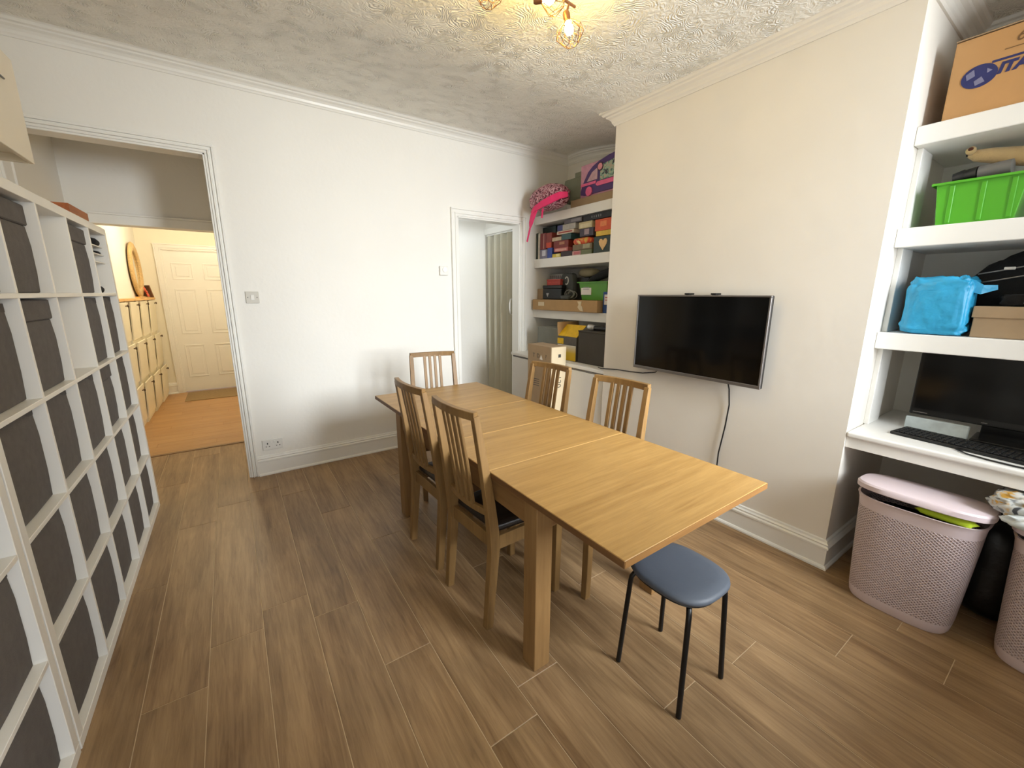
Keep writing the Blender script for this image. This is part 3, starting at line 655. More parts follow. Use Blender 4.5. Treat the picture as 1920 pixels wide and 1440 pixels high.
# ---- left alcove, top shelf
T1 = 2.248
box_thing('flat_cardboard_box', 'long flat cardboard box lying on the left top shelf under the toys', 'box', (2.83, 2.45, T1), (3.22, 3.16, T1+0.072), CARDD)
zt = T1+0.073
t = thing('toy_van_box', 'purple and pink van-shaped toy box on the left top shelf', 'toy box', (2.92, 2.80, zt))
VX = 2.86
B((VX, 2.48, zt+0.0), (VX+0.13, 3.06, zt+0.285), 'carton', C_('toy_pink_card', (206, 150, 172)), t, 0.002)
PUR = C_('van_purple', (78, 52, 112)); VP = C_('van_pink', (232, 104, 150)); 
MB().prism([(2.47, 0.02), (2.47, 0.318), (2.60, 0.312), (2.72, 0.298), (2.82, 0.278), (2.90, 0.250), (2.955, 0.212), (3.0, 0.150), (3.028, 0.105), (3.045, 0.06), (3.045, 0.03), (3.0, 0.02)], VX-0.012, VX-0.0005, lambda u, v, q: Vector((q, u, zt+v))).build('van_body', PUR, t, 0.001)
MB().prism([(2.48, 0.115), (2.48, 0.275), (2.80, 0.235), (2.80, 0.115)], VX-0.016, VX-0.012, lambda u, v, q: Vector((q, u, zt+v))).build('van_window', pattern('toy_window_print', 'spots', [(60, 58, 70), (150, 190, 170), (196, 170, 150)], 26), t)
MB().prism([(2.835, 0.13), (2.835, 0.225), (2.90, 0.20), (2.965, 0.13)], VX-0.016, VX-0.012, lambda u, v, q: Vector((q, u, zt+v))).build('van_cab_window', C_('cab_window', (196, 160, 170)), t)
MB().prism([(2.47, 0.072), (2.47, 0.108), (2.83, 0.108), (2.85, 0.090), (2.83, 0.072)], VX-0.018, VX-0.012, lambda u, v, q: Vector((q, u, zt+v))).build('stripe', VP, t)
B((VX-0.018, 2.85, zt+0.098), (VX-0.012, 3.038, zt+0.120), 'stripe', VP, t)
for y in (2.93, 2.56):
    MB().loops([[Vector((q, y+0.040*math.cos(2*math.pi*k/20), zt+0.045+0.040*math.sin(2*math.pi*k/20))) for k in range(20)] for q in (VX-0.024, VX-0.012)]).build('wheel', VP, t, 0.002)
MB().loops([[Vector((q, 2.80+0.036*math.cos(2*math.pi*k/20), zt+0.225+0.036*math.sin(2*math.pi*k/20))) for k in range(20)] for q in (VX-0.020, VX-0.012)]).build('badge', C_('badge_dark', (66, 34, 60)), t)
MB().loops([[Vector((q, 2.80+0.027*math.cos(2*math.pi*k/20), zt+0.225+0.027*math.sin(2*math.pi*k/20))) for k in range(20)] for q in (VX-0.022, VX-0.019)]).build('badge_face', C_('badge_pink', (226, 150, 160)), t)
t = thing('fabric_bin', 'grey-green soft bin behind the backpack on the left top shelf', 'bin', (2.98, 3.19, zt))
GG = mat('grey_green_fabric', (122, 126, 108), 0.9, bump=0.2, bscale=120)
q = MB(); q.loops([[Vector((2.98+sx*h, 3.19+sy*h2, z)) for sx, sy in ((-1, -1), (1, -1), (1, 1), (-1, 1))] for z, h, h2 in ((zt, 0.11, 0.115), (zt+0.13, 0.118, 0.125), (zt+0.215, 0.105, 0.115))]); q.build('body', GG, t, 0.012, seg=2)
MB().box((2.90, 3.09, zt+0.214), (3.06, 3.19, zt+0.262)).build('flap', GG, t, 0.004); 
t = thing('backpack', 'pink leopard-print backpack slumped on the left end of the top shelf', 'backpack', (2.74, 3.36, T1))
PK = mat('hot_pink_webbing', (226, 44, 106), 0.7, var=0.05)
MB().lump((2.705, 3.335, T1+0.115), (0.25, 0.56, 0.23), 0.06, 2, e=0.8, taper=0.15).build('body', pattern('leopard_print', 'spots', [(70, 34, 44), (150, 60, 84), (226, 190, 196), (120, 44, 62)], 34), t, smooth=True)
MB().sweep([(2.66, 3.01, T1+0.085), (2.605, 3.06, T1+0.078), (2.575, 3.14, T1+0.055), (2.560, 3.26, T1+0.030), (2.562, 3.38, T1+0.005), (2.585, 3.46, T1-0.02)], [(0.045, 0.012), (0.062, 0.016), (0.066, 0.018), (0.062, 0.018), (0.05, 0.016), (0.035, 0.01)], (0, 0, 1)).build('strap', PK, t, 0.004)
MB().sweep([(2.575, 3.37, T1+0.005), (2.575, 3.425, T1-0.055), (2.590, 3.475, T1-0.115), (2.60, 3.50, T1-0.15)], [(0.05, 0.014), (0.068, 0.016), (0.055, 0.012), (0.026, 0.008)], (0, 1, 0.4)).build('strap', PK, t, 0.004)
MB().sweep([(2.60, 3.495, T1-0.14), (2.612, 3.535, T1-0.20), (2.62, 3.575, T1-0.275)], (0.020, 0.005), (0, 1, 0)).build('strap_tail', PK, t)
MB().sweep([(2.58, 3.27, T1+0.01), (2.585, 3.285, T1-0.05), (2.59, 3.30, T1-0.085)], (0.020, 0.006), (0, 1, 0)).build('strap_tail', PK, t)
MB().box((2.568, 3.255, T1-0.005), (2.580, 3.295, T1+0.03)).build('buckle', GREYP, t, 0.002)
# ---- left alcove, games shelf: (y0,y1,z0,z1 on the shelf front, depth)
S2 = 1.813
def P2(y, z): k = 2.815/2.87; return y*k, 1.45+(z-1.45)*k+0.010
def game(nm, lb, y0, y1, z0, z1, col, dep=0.20, xo=0.0, lid=None, patch=None, cat='game box'):
    (a, za), (b, zb_) = P2(y0, z0), P2(y1, z1)
    dk_ = 1+xo/2.815
    a, b = a*dk_, b*dk_; za, zb_ = 1.45+(za-1.45)*dk_, 1.45+(zb_-1.45)*dk_
    return box_thing(nm, lb, cat, (2.815+xo, a, max(S2, za)), (2.815+xo+dep, b, zb_), C_('print_%s' % nm+lb[:14], col), lid, 'games and books on the left middle shelf', 0.0015, None, patch)
game('book', 'tall dark green book standing at the far left of the games shelf', 3.715, 3.745, 1.80, 2.083, (44, 56, 46), 0.17, cat='book')
game('book', 'tall white book beside the dark green one on the games shelf', 3.680, 3.712, 1.80, 2.079, (196, 190, 176), 0.17, cat='book')
game('game_box', 'lavender printed box at the lower left of the games shelf', 3.552, 3.676, 1.80, 1.903, (128, 126, 146), 0.18, patch=(0.2, 0.7, 0.3, 0.9, C_('lav_print', (196, 196, 206))))
game('game_box', 'red patterned box standing above the lavender box', 3.577, 3.675, 1.905, 2.071, (126, 50, 48), 0.16, patch=(0.3, 0.42, 0.05, 0.95, C_('red_print', (176, 130, 116))))
game('game_box', 'red and orange book-like box second from the left, above the blue box', 3.481, 3.573, 1.914, 2.065, (134, 56, 44), 0.16, patch=(0.05, 0.95, 0.0, 0.35, C_('orange_print', (196, 70, 36))))
game('game_box', 'bright blue box on the shelf boards of the games shelf', 3.470, 3.548, 1.80, 1.912, (52, 76, 156), 0.2)
game('game_box', 'small yellow box lying at the front of the games shelf', 3.335, 3.466, 1.80, 1.845, (206, 186, 66), 0.14, patch=(0.1, 0.5, 0.2, 0.9, C_('yellow_print', (226, 216, 150))))
game('game_box', 'black flat box under the pink box in the middle stack', 3.164, 3.330, 1.80, 1.860, (48, 28, 28), 0.22)
game('game_box', 'pinkish red flat box in the lower middle stack', 3.222, 3.440, 1.862, 1.901, (186, 96, 92), 0.22, patch=(0.1, 0.9, 0.2, 0.7, C_('pink_print', (214, 160, 146))))
game('game_box', 'dark brown-red box with a gold flash in the middle stack', 3.219, 3.448, 1.903, 1.970, (120, 40, 26), 0.22, patch=(0.25, 0.6, 0.4, 0.8, C_('gold_print', (176, 120, 84))))
game('game_box', 'cream box on the dark brown-red box, left part', 3.330, 3.474, 1.972, 2.009, (196, 176, 146), 0.18)
game('game_box', 'teal green box on the dark brown-red box, right part', 3.185, 3.326, 1.972, 2.027, (52, 84, 84), 0.18)
game('game_box', 'cream box with a red stripe in the middle stack', 3.145, 3.400, 2.029, 2.062, (206, 190, 170), 0.2, patch=(0.1, 0.9, 0.3, 0.7, C_('redstripe', (156, 60, 50))))
game('game_box', 'grey-white box with a navy end in the upper middle stack', 3.124, 3.392, 2.064, 2.117, (168, 164, 156), 0.22, patch=(0.70, 1.0, 0.0, 1.0, C_('navy_print', (66, 70, 120))))
game('game_box', 'dark grey box topmost of the middle stack', 3.040, 3.290, 2.119, 2.160, (92, 88, 94), 0.22, patch=(0.05, 0.6, 0.2, 0.8, C_('greyp', (130, 126, 130))))
game('game_box', 'dark teal box pushed deep at the upper left of the games shelf', 3.42, 3.66, 2.02, 2.125, (34, 50, 48), 0.18, 0.10)
game('game_box', 'pink and white box at the foot of the right stack', 3.040, 3.159, 1.80, 1.851, (196, 150, 146), 0.2, patch=(0.1, 0.8, 0.2, 0.8, C_('pwp', (186, 100, 104))))
game('game_box', 'olive green box at the foot of the right stack beside the pink one', 2.890, 3.034, 1.80, 1.853, (104, 112, 76), 0.2)
game('game_box', 'green and brown printed box above the pink and olive boxes', 2.891, 3.155, 1.855, 1.909, (112, 96, 66), 0.22, patch=(0.1, 0.45, 0.2, 0.9, C_('gbp', (156, 150, 116))))
t_ = thing('party_packet', 'soft red and yellow packet lying on the right stack', 'packet', (2.88, 2.98, 1.90), 'games and books on the left middle shelf')
MB().lump((2.88, 2.978, 1.936), (0.16, 0.262, 0.072), 0.05, 8, e=0.6).build('wrapper', pattern('packet_print', 'spots', [(206, 170, 80), (214, 80, 50), (196, 60, 40), (226, 206, 140)], 9), t_, smooth=True)
game('game_box', 'dark purple box with a pale panel in the right stack', 2.880, 3.060, 1.974, 2.045, (60, 54, 66), 0.2, patch=(0.3, 0.65, 0.2, 0.9, C_('mp', (156, 136, 140))))
game('game_box', 'cream-labelled box tilted near the top of the right stack', 2.898, 3.078, 2.047, 2.106, (186, 172, 132), 0.2, patch=(0.1, 0.9, 0.15, 0.7, C_('ctp', (206, 196, 160))))
g_ = game('game_box', 'long black box with silver lettering topmost of the right stack', 2.662, 3.019, 2.108, 2.160, (20, 20, 24), 0.22)
game('game_box', 'dark green box with a cream heart at the right end of the games shelf', 2.640, 2.868, 1.80, 1.953, (40, 56, 50), 0.22)
game('game_box', 'yellow box under the orange box at the right end', 2.640, 2.845, 1.957, 2.000, (216, 180, 66), 0.22)
game('game_box', 'orange box at the upper right of the games shelf', 2.640, 2.860, 2.002, 2.102, (206, 86, 44), 0.22, patch=(0.35, 0.7, 0.35, 0.8, C_('orp', (224, 130, 76))))
hb = [o for o in C.objects if o.get('label', '').startswith('dark green box with a cream heart')][0]
yh, zh = P2(2.75, 1.880)
MB().prism([(0.0, -0.050), (0.042, 0.0), (0.050, 0.028), (0.036, 0.048), (0.014, 0.046), (0.0, 0.030), (-0.014, 0.046), (-0.036, 0.048), (-0.050, 0.028), (-0.042, 0.0)], 2.812, 2.8152, lambda u, v, q: Vector((q, yh+u, zh+v))).build('heart_print', C_('heart', (222, 182, 122)), hb)
for q_ in range(5):
    yy_, zz_ = P2(2.90-0.028*q_, 2.135)
    B((2.8128, yy_, zz_-0.009), (2.8152, yy_+0.007, zz_+0.009), 'print_mark', C_('silver_print', (150, 150, 152)), g_)
# ---- left alcove, third shelf
S3 = 1.279
def P3(y, z, x=2.84): k = x/2.87; return y*k, 1.45+(z-1.45)*k
t = thing('torn_cardboard_box', 'long flat torn cardboard box overhanging the left bottom shelf', 'box', (2.95, 3.16, S3))
B((2.762, 2.68, S3), (3.10, 3.655, S3+0.110), 'body', CARD, t, 0.003)
q = MB(); rr = random.Random(2)
q.prism([(0, 0.10), (0.02, 0.07), (0.006, 0.045), (0.03, 0.02), (0.05, 0.012), (0.085, 0.008), (0.07, 0.05), (0.05, 0.065), (0.06, 0.10)], 2.757, 2.7622, lambda u, v, s_: Vector((s_, 2.94-u, S3+v))); q.build('torn_paper', CARDP, t)
B((2.759, 3.45, S3+0.045), (2.7622, 3.55, S3+0.085), 'parcel_tape', CARDP, t)
zq = S3+0.111
t = thing('tool_case', 'black hard case with a white triangle emblem on the torn cardboard box', 'case', (2.94, 3.42, zq))
(a, za), (b, zb_) = P3(3.304, 1.40), P3(3.616, 1.538)
B((2.84, a, zq), (2.905, b, zb_-0.035), 'body', BLACK, t, 0.008, seg=2); B((2.837, a-0.003, zb_-0.034), (2.908, b+0.003, zb_), 'lid', BLACK, t, 0.006)
MB().prism([(-0.024, 0.02), (0.024, 0.02), (0.0, -0.02)], 2.835, 2.8402, lambda u, v, s_: Vector((s_, b-0.09+u, zq+0.045+v))).build('emblem', C_('emblem_grey', (170, 170, 172)), t)
box_thing('small_red_box', 'small red box on the black tool case', 'box', (2.87, P3(3.36, 1.5)[0], zb_+0.001), (2.905, P3(3.58, 1.5)[0], zb_+0.062), C_('redbox', (176, 66, 56)), 0.015)
box_thing('small_carton', 'small brown carton at the left wall behind the black tool case', 'carton', (2.85, 3.585, zq), (3.02, 3.684, zq+0.11), CARDD)
(a, za), (b, zb_) = P3(3.16, 1.49, 2.90), P3(3.345, 1.655, 2.90)
t = thing('canvas_bag', 'dark grey bag with a pale ring emblem standing in the left bottom shelf', 'bag', (2.97, (a+b)/2, zq))
MB().lump((2.955, (a+b)/2, (zq+zb_)/2), (0.078, b-a+0.01, zb_-zq), 0.03, 3, e=0.35).build('body', mat('dark_grey_canvas', (74, 76, 74), 0.9, bump=0.2), t, smooth=True)
q = MB(); yc, zz = (a+b)/2-0.01, zb_-0.075
q.loops([[Vector((2.914+0.004*math.cos(p), yc+(0.026+0.007*math.sin(p))*math.cos(0.6+k*0.26), zz+(0.036+0.007*math.sin(p))*math.sin(0.6+k*0.26))) for p in [2*math.pi*j/6 for j in range(6)]] for k in range(19)]); q.build('emblem', C_('emblem_pale', (186, 186, 180)), t)
t = thing('cable_coil', 'coiled grey cable lying on the torn cardboard box', 'cable', (2.86, 3.12, zq))
q = MB(); pts = []
for i in range(46): 
    an = i*0.42; pts.append((2.86+0.02*math.sin(an*0.37), 3.13+0.06*math.cos(an)+0.0008*i, zq+0.045+0.038*math.sin(an)+0.0004*i))
q.tube(pts, 0.0045, 6); q.build('cord', mat('grey_cord', (120, 120, 112), 0.6), t, smooth=True)
tag(MB().lump((2.86, 3.20, zq+0.022), (0.10, 0.13, 0.044), 0.12, 9).build('grey_pouch', mat('grey_cloth', (84, 86, 82), 0.9), None, smooth=True), 'small grey cloth pouch beside the coiled cable', 'pouch')
t = thing('plastic_tub', 'green plastic tub with a white paper label on the left bottom shelf', 'tub', (2.97, 2.84, zq))
GRN = mat('green_plastic', (84, 148, 44), 0.35, var=0.03)
def tub(t, x0, x1, y0, y1, z0, z1, m, fl=0.025, rim=0.014, th=0.005):
    """open tapered tub: walls with thickness, rim, floor"""
    q = MB(); R4 = lambda o, z: [Vector((x0+o, y0+o, z)), Vector((x1-o, y0+o, z)), Vector((x1-o, y1-o, z)), Vector((x0+o, y1-o, z))]
    q.loops([R4(fl, z0), R4(0, z1), R4(th, z1), R4(fl+th, z0+th)], caps=False)
    q.bm.verts.ensure_lookup_table(); v = q.bm.verts
    q.bm.faces.new([v[3], v[2], v[1], v[0]]); q.bm.faces.new([v[12], v[13], v[14], v[15]])
    q.build('body', m, t, 0.004)
    q = MB(); q.loops([R4(-rim, z1-0.008), R4(-rim, z1+0.002), R4(th, z1+0.002), R4(th, z1-0.008)], caps=False); q.build('rim', m, t, 0.001)
tub(t, 2.86, 3.10, 2.665, 3.035, zq, P3(2.9, 1.562)[1], GRN)
B((2.868, 2.872, zq+0.050), (2.873, 3.008, zq+0.160), 'paper_label', mat('white_paper', (226, 220, 214), 0.8), t)
for z in (0.118, 0.10): B((2.8668, 2.90, zq+z), (2.869, 2.98, zq+z+0.006), 'writing', C_('pale_writing', (150, 146, 156)), t)
t = thing('tripod_bag', 'long black padded bag slanting over the green tub', 'bag', (2.95, 2.82, P3(2.9, 1.60)[1]))
MB().tube([(2.96, 3.02, 1.556), (2.95, 2.93, 1.585), (2.94, 2.80, 1.625), (2.93, 2.68, 1.655), (2.93, 2.60, 1.670)], [0.02, 0.036, 0.040, 0.038, 0.028], 12).build('sleeve', BLACKF, t, smooth=True)
MB().tube([(2.92, 2.95, 1.57), (2.90, 2.92, 1.54), (2.90, 2.94, 1.52)], 0.006, 6).build('strap', BLACKF, t)
tag(MB().lump((3.09, 3.13, 1.66), (0.16, 0.24, 0.092), 0.02, 7, e=0.8, flat=False).build('straw_hat', mat('beige_straw', (176, 164, 132), 0.8), None, smooth=True), 'beige rounded hat lying at the back above the grey bag', 'hat')
tag(B((3.00, 3.05, zq), (3.12, 3.27, 1.612), 'hat_stand_box', C_('dark_carton', (44, 42, 44)), None, 0.004), 'dark carton at the back of the left bottom shelf under the beige hat', 'carton')
t = box_thing('tall_blue_box', 'blue box with a white label at the right end of the left bottom shelf', 'box', (2.815, 2.56, S3), (2.90, 2.664, P3(2.7, 1.468)[1]), C_('navy_blue', (34, 70, 130)))
B((2.812, 2.58, S3+0.075), (2.8155, 2.645, S3+0.165), 'paper_label', mat('white_paper', (226, 220, 214), 0.8), t)
for z in (0.135, 0.112): B((2.8108, 2.59, S3+z), (2.8122, 2.635, S3+z+0.008), 'writing', C_('red_writing', (190, 100, 96)), t)
t = box_thing('lettered_box', 'pale box with grey lettering hanging low at the upper left of the left bottom shelf', 'box', (3.0, 3.44, zq), (3.14, 3.68, 1.66), C_('pale_grey_print', (176, 176, 168)))
for q_ in range(6): B((2.9985, 3.47+0.034*q_, 1.610), (3.0005, 3.488+0.034*q_, 1.645), 'print_mark', C_('mauve_print', (120, 104, 112)), t)
# ---- on the cupboard
S4 = 0.826
t = thing('grey_fabric_box', 'grey soft fabric box at the left on the white cupboard', 'box', (2.82, 3.23, S4))
B((2.66, 3.085, S4), (2.98, 3.43, S4+0.29), 'body', mat('mid_grey_fabric', (120, 120, 112), 0.95, bump=0.2, bscale=150), t, 0.012, seg=2)
t = thing('yellow_carton', 'yellow and grey carton with its lid flap open on the white cupboard', 'carton', (2.76, 2.92, S4))
YE = C_('yellow_card', (226, 182, 20)); GC = C_('dark_grey_card', (92, 86, 78))
B((2.62, 2.785, S4), (2.90, 3.05, S4+0.225), 'body', GC, t, 0.002)
B((2.617, 2.79, S4+0.002), (2.6205, 3.045, S4+0.145), 'front_print', pattern('yellow_fade_print', 'fade', [(226, 182, 20), (226, 190, 60), (220, 212, 196)], 1), t)
B((2.614, 2.965, S4+0.152), (2.6205, 3.045, S4+0.205), 'badge_print', YE, t)
MB().box((0, -0.132, -0.002), (0.155, 0.132, 0.002), Matrix.Translation((2.625, 2.918, S4+0.226)) @ Matrix.Rotation(R(-42), 4, 'Y')).build('flap', YE, t)
MB().box((-0.14, -0.0015, 0), (0.14, 0.0015, 0.13), Matrix.Translation((2.76, 3.048, S4+0.226)) @ Matrix.Rotation(R(-6), 4, 'X')).build('flap', CARD, t)
t = thing('dark_grey_box', 'dark grey fabric box at the right on the white cupboard', 'box', (2.78, 2.60, S4))
B((2.62, 2.43, S4), (2.94, 2.765, S4+0.285), 'body', mat('charcoal_fabric', (74, 70, 66), 0.95, bump=0.2, bscale=150), t, 0.006)
B((2.617, 2.428, S4+0.285), (2.943, 2.767, S4+0.298), 'lid', mat('charcoal_fabric', (74, 70, 66), 0.95), t, 0.004)
t = thing('torch', 'black torch with a silver end lying on the dark grey box', 'torch', (2.72, 2.58, S4+0.298))
MB().tube([(2.70, 2.48, S4+0.322), (2.68, 2.62, S4+0.322)], 0.020, 14).build('barrel', BLACK, t, smooth='angle')
MB().tube([(2.68, 2.62, S4+0.326), (2.675, 2.66, S4+0.328), (2.672, 2.682, S4+0.328)], [0.020, 0.028, 0.027], 16).build('head', mat('bright_silver', (196, 196, 196), 0.3, metal=0.6), t, smooth='angle')
# ---- tall carton standing on the floor by the cupboard
t = thing('tall_carton', 'tall pale cardboard carton standing on the floor beside the white cupboard', 'carton', (2.42, 2.97, 0))
B((2.318, 2.78, 0), (2.494, 3.13, 0.985), 'body', CARDD, t, 0.003)
# side panel of paler card facing the camera
B((2.322, 2.7785, 0.002), (2.490, 2.7802, 0.980), 'pale_side', CARDP, t)
PR = C_('box_print', (66, 62, 58))
MX = lambda y, z: plane_M((2.3175, y, z), (0, -1, 0), (0, 0, 1))
text('T  D', 0.055, PR, t, MX(3.0, 0.885)); text('?', 0.06, PR, t, MX(2.855, 0.885))
MB().prism([(-0.022, -0.02), (0.022, -0.02), (0, 0.022)], 2.3168, 2.3182, lambda u, v, s_: Vector((s_, 2.925+u, 0.875+v))).build('warning_triangle', C_('white_print', (220, 214, 204)), t)
for i in range(4): B((2.3170, 2.95, 0.60+i*0.02), (2.3182, 3.08, 0.606+i*0.02), 'printed_line', PR, t)
text('120', 0.075, PR, t, plane_M((2.41, 2.7780, 0.66), (0, 0, -1), (1, 0, 0)))
B((2.40, 2.7778, 0.885), (2.43, 2.7786, 0.915), 'printed_mark', PR, t)

# ------------------------------------------------------------------ right alcove contents
R1, R2, R3 = 2.193, 1.757, 1.268
t = thing('large_carton', 'large brown cardboard carton with a blue globe print on the right top shelf', 'carton', (2.90, 0.32, R1))
B((2.705, 0.02, R1), (3.12, 0.597, R1+0.305), 'body', mat('tan_cardboard', (186, 142, 92), 0.85, var=0.05), t, 0.003)
MB().box((0, -0.285, 0), (0.16, 0.285, 0.004), Matrix.Translation((2.702, 0.3135, R1+0.307)) @ Matrix.Rotation(R(-7), 4, 'Y')).build('flap', CARDD, t)
BLU = C_('blue_print', (34, 40, 96))
q = MB(); q.loops([[Vector((s_, 0.508+0.052*math.cos(2*math.pi*k/28), R1+0.150+0.043*math.sin(2*math.pi*k/28))) for k in range(28)] for s_ in (2.7030, 2.7055)]); q.build('globe_print', BLU, t)
gp = C_('globe_land', (120, 120, 150))
for poly in ([(0.018, 0.030), (0.040, 0.016), (0.034, -0.006), (0.012, 0.004)], [(-0.008, -0.004), (0.012, -0.016), (0.006, -0.034), (-0.020, -0.026)], [(-0.036, 0.010), (-0.020, 0.022), (-0.022, 0.004)]):
    MB().prism(poly, 2.7020, 2.7032, lambda u, v, s_: Vector((s_, 0.508+u, R1+0.150+v))).build('land_print', gp, t)
B((2.7030, 0.05, R1+0.186), (2.7055, 0.478, R1+0.194), 'printed_bar', BLU, t)
text('ITA', 0.052, BLU, t, plane_M((2.7038, 0.418, R1+0.156), (0, -1, 0), (0, 0, 1)), shear=0.22, bold=0.003)
text('61', 0.055, C_('pencil', (110, 78, 44)), t, plane_M((2.7040, 0.400, R1+0.258), (0, -1, 0), (0, 0, 1)), shear=0.3)
B((2.7036, 0.37, R1+0.222), (2.7052, 0.45, R1+0.2245), 'pencil_line', C_('pencil', (110, 78, 44)), t)
# second shelf
t = thing('green_crate', 'bright green plastic crate on the right middle shelf', 'crate', (2.88, 0.44, R2))
LIME = mat('lime_green_plastic', (86, 170, 44), 0.3, var=0.02)
tub(t, 2.722, 3.06, 0.300, 0.570, R2, R2+0.182, LIME, 0.018, 0.014, 0.005)
for y in (0.515, 0.42, 0.335):
    MB().sweep([(2.738, y, R2+0.012), (2.7215, y+0.002, R2+0.168)], (0.016, 0.006), (0, 1, 0)).build('rib', LIME, t, 0.002)
t = thing('black_bottle', 'black and grey bottle lying on top of the green crate', 'bottle', (2.80, 0.45, R2+0.183))
MB().tube([(2.80, 0.535, R2+0.205), (2.80, 0.50, R2+0.210), (2.80, 0.498, R2+0.210), (2.79, 0.455, R2+0.214)], [0.026, 0.033, 0.030, 0.032], 14).build('cap', BLACK, t, smooth='angle')
MB().tube([(2.79, 0.455, R2+0.214), (2.78, 0.36, R2+0.220)], [0.031, 0.031], 14).build('barrel', mat('dull_grey', (110, 108, 106), 0.5), t, smooth='angle')
tag(MB().lump((2.89, 0.43, R2+0.145), (0.22, 0.20, 0.08), 0.1, 11).build('red_cloth', mat('dark_red_cloth', (130, 40, 36), 0.9), None, smooth=True), 'dark red cloth inside the green crate', 'cloth')
t = thing('plush_toy', 'long beige soft toy lying across the top of the green crate', 'soft toy', (2.90, 0.38, R2+0.26))
TAN = mat('beige_plush', (206, 176, 126), 0.95, var=0.06, bump=0.4, bscale=150, sheen=0.3)
MB().tube([(2.86, 0.512, R2+0.314), (2.86, 0.488, R2+0.306), (2.86, 0.44, R2+0.295), (2.87, 0.38, R2+0.280), (2.88, 0.30, R2+0.262), (2.89, 0.20, R2+0.25), (2.90, 0.12, R2+0.245)], [0.012, 0.025, 0.031, 0.037, 0.040, 0.040, 0.028], 14).build('body', TAN, t, smooth=True)
MB().lump((2.84, 0.505, R2+0.325), (0.035, 0.034, 0.034), 0.05, 3, e=0.9, flat=False).build('ear', TAN, t, smooth=True)
MB().lump((2.826, 0.505, R2+0.330), (0.012, 0.018, 0.016), 0.02, 4, e=0.9, flat=False).build('ear_lining', mat('brown_felt', (96, 52, 36), 0.9), t, smooth=True)
MB().lump((2.856, 0.516, R2+0.313), (0.014, 0.012, 0.012), 0.02, 5, e=0.9, flat=False).build('nose', BLACK, t, smooth=True)
# third shelf
t = thing('blue_carrier_bag', 'bright blue plastic carrier bag stuffed full on the right bottom shelf', 'bag', (2.76, 0.50, R3))
q = MB(); q.lump((2.768, 0.483, R3+0.130), (0.18, 0.225, 0.260), 0.060, 5, e=0.26, n=56, m=36, freq=11, taper=0.07)
q.build('body', mat('blue_plastic_film', (44, 152, 196), 0.42, var=0.10, scale=14, bump=0.9, bscale=16), t, smooth=True)
MB().sweep([(2.72, 0.395, R3+0.225), (2.73, 0.355, R3+0.205), (2.76, 0.315, R3+0.215)], [(0.05, 0.005), (0.04, 0.005), (0.02, 0.004)], (0, 0, 1)).build('handle', mat('blue_plastic_film', (40, 152, 200)), t)
t = thing('shoebox', 'brown lidded shoebox at the right end of the right bottom shelf', 'box', (2.84, 0.20, R3))
B((2.712, 0.03, R3), (2.845, 0.358, R3+0.088), 'body', CARDD, t, 0.002); B((2.706, 0.024, R3+0.085), (2.849, 0.364, R3+0.134), 'lid', CARDD, t, 0.002)
t = thing('sports_bag', 'black sports bag with silver zips behind the blue bag', 'bag', (2.98, 0.24, R3))
MB().lump((3.01, 0.21, R3+0.185), (0.26, 0.42, 0.37), 0.10, 13, e=0.7).build('body', BLACKF, t, smooth=True)
for z0, s_ in ((0.275, 0), (0.235, 1)):
    MB().tube([(2.855, 0.395, R3+z0), (2.835, 0.33, R3+z0+0.012), (2.83, 0.26, R3+z0+0.028), (2.835, 0.18, R3+z0+0.045)], 0.003, 6).build('zip', mat('zip_grey', (150, 150, 150), 0.4, metal=0.5), t, smooth=True)
MB().box((2.822, 0.285, R3+0.290), (2.830, 0.318, R3+0.302)).build('zip_pull', WHITEP, t, 0.002)
tag(MB().lump((2.79, 0.245, R3+0.160), (0.10, 0.11, 0.052), 0.15, 21).build('black_sock_ball', BLACKF, None, smooth=True), 'small black fabric bundle on the shoebox beside the blue bag', 'bundle')
tag(MB().lump((2.76, 0.155, R3+0.176), (0.12, 0.15, 0.084), 0.14, 22).build('plastic_wrap', mat('grey_clear_plastic', (120, 122, 124), 0.2, var=0.3, scale=14), None, smooth=True), 'crumpled grey plastic bag on the shoebox lid', 'bag')
tag(MB().lump((2.95, 0.505, R3+0.135), (0.13, 0.13, 0.27), 0.05, 23, e=0.8).build('black_roll', BLACKF, None, smooth=True), 'rounded black bag standing behind the blue carrier bag', 'bag')
tag(MB().lump((3.12, 0.575, R3+0.13), (0.16, 0.10, 0.26), 0.05, 24, e=0.6).build('olive_bag', mat('olive_fabric', (92, 100, 74), 0.9), None, smooth=True), 'olive green cloth bag in the corner behind the blue carrier bag', 'bag')
# counter: monitor, keyboard
t = thing('monitor', 'black computer monitor on the white counter in the right alcove', 'monitor', (2.92, 0.22, 0.775))
GB = mat('gloss_black', (8, 8, 9), 0.2)
B((2.86, -0.06, 0.850), (2.90, 0.522, 1.180), 'casing', GB, t, 0.004)
B((2.8575, -0.045, 0.882), (2.8605, 0.507, 1.166), 'screen', SCREEN, t)
B((2.8565, 0.455, 0.862), (2.8600, 0.508, 0.865), 'badge', BEZEL, t); B((2.8565, 0.252, 0.862), (2.8600, 0.272, 0.865), 'badge', BEZEL, t)
B((2.885, 0.12, 0.79), (2.905, 0.27, 0.90), 'neck', GB, t, 0.003); B((2.80, -0.04, 0.7755), (2.98, 0.29, 0.792), 'foot', GB, t, 0.006, seg=2)
t = thing('keyboard', 'black keyboard on the white counter in front of the monitor', 'keyboard', (2.66, 0.31, 0.775))
KM = Matrix.Translation((2.695, 0.300, 0.776)) @ Matrix.Rotation(R(-8), 4, 'Z')
MB().box((-0.085, -0.225, 0), (0.085, 0.225, 0.014), KM).build('base', BLACK, t, 0.003)
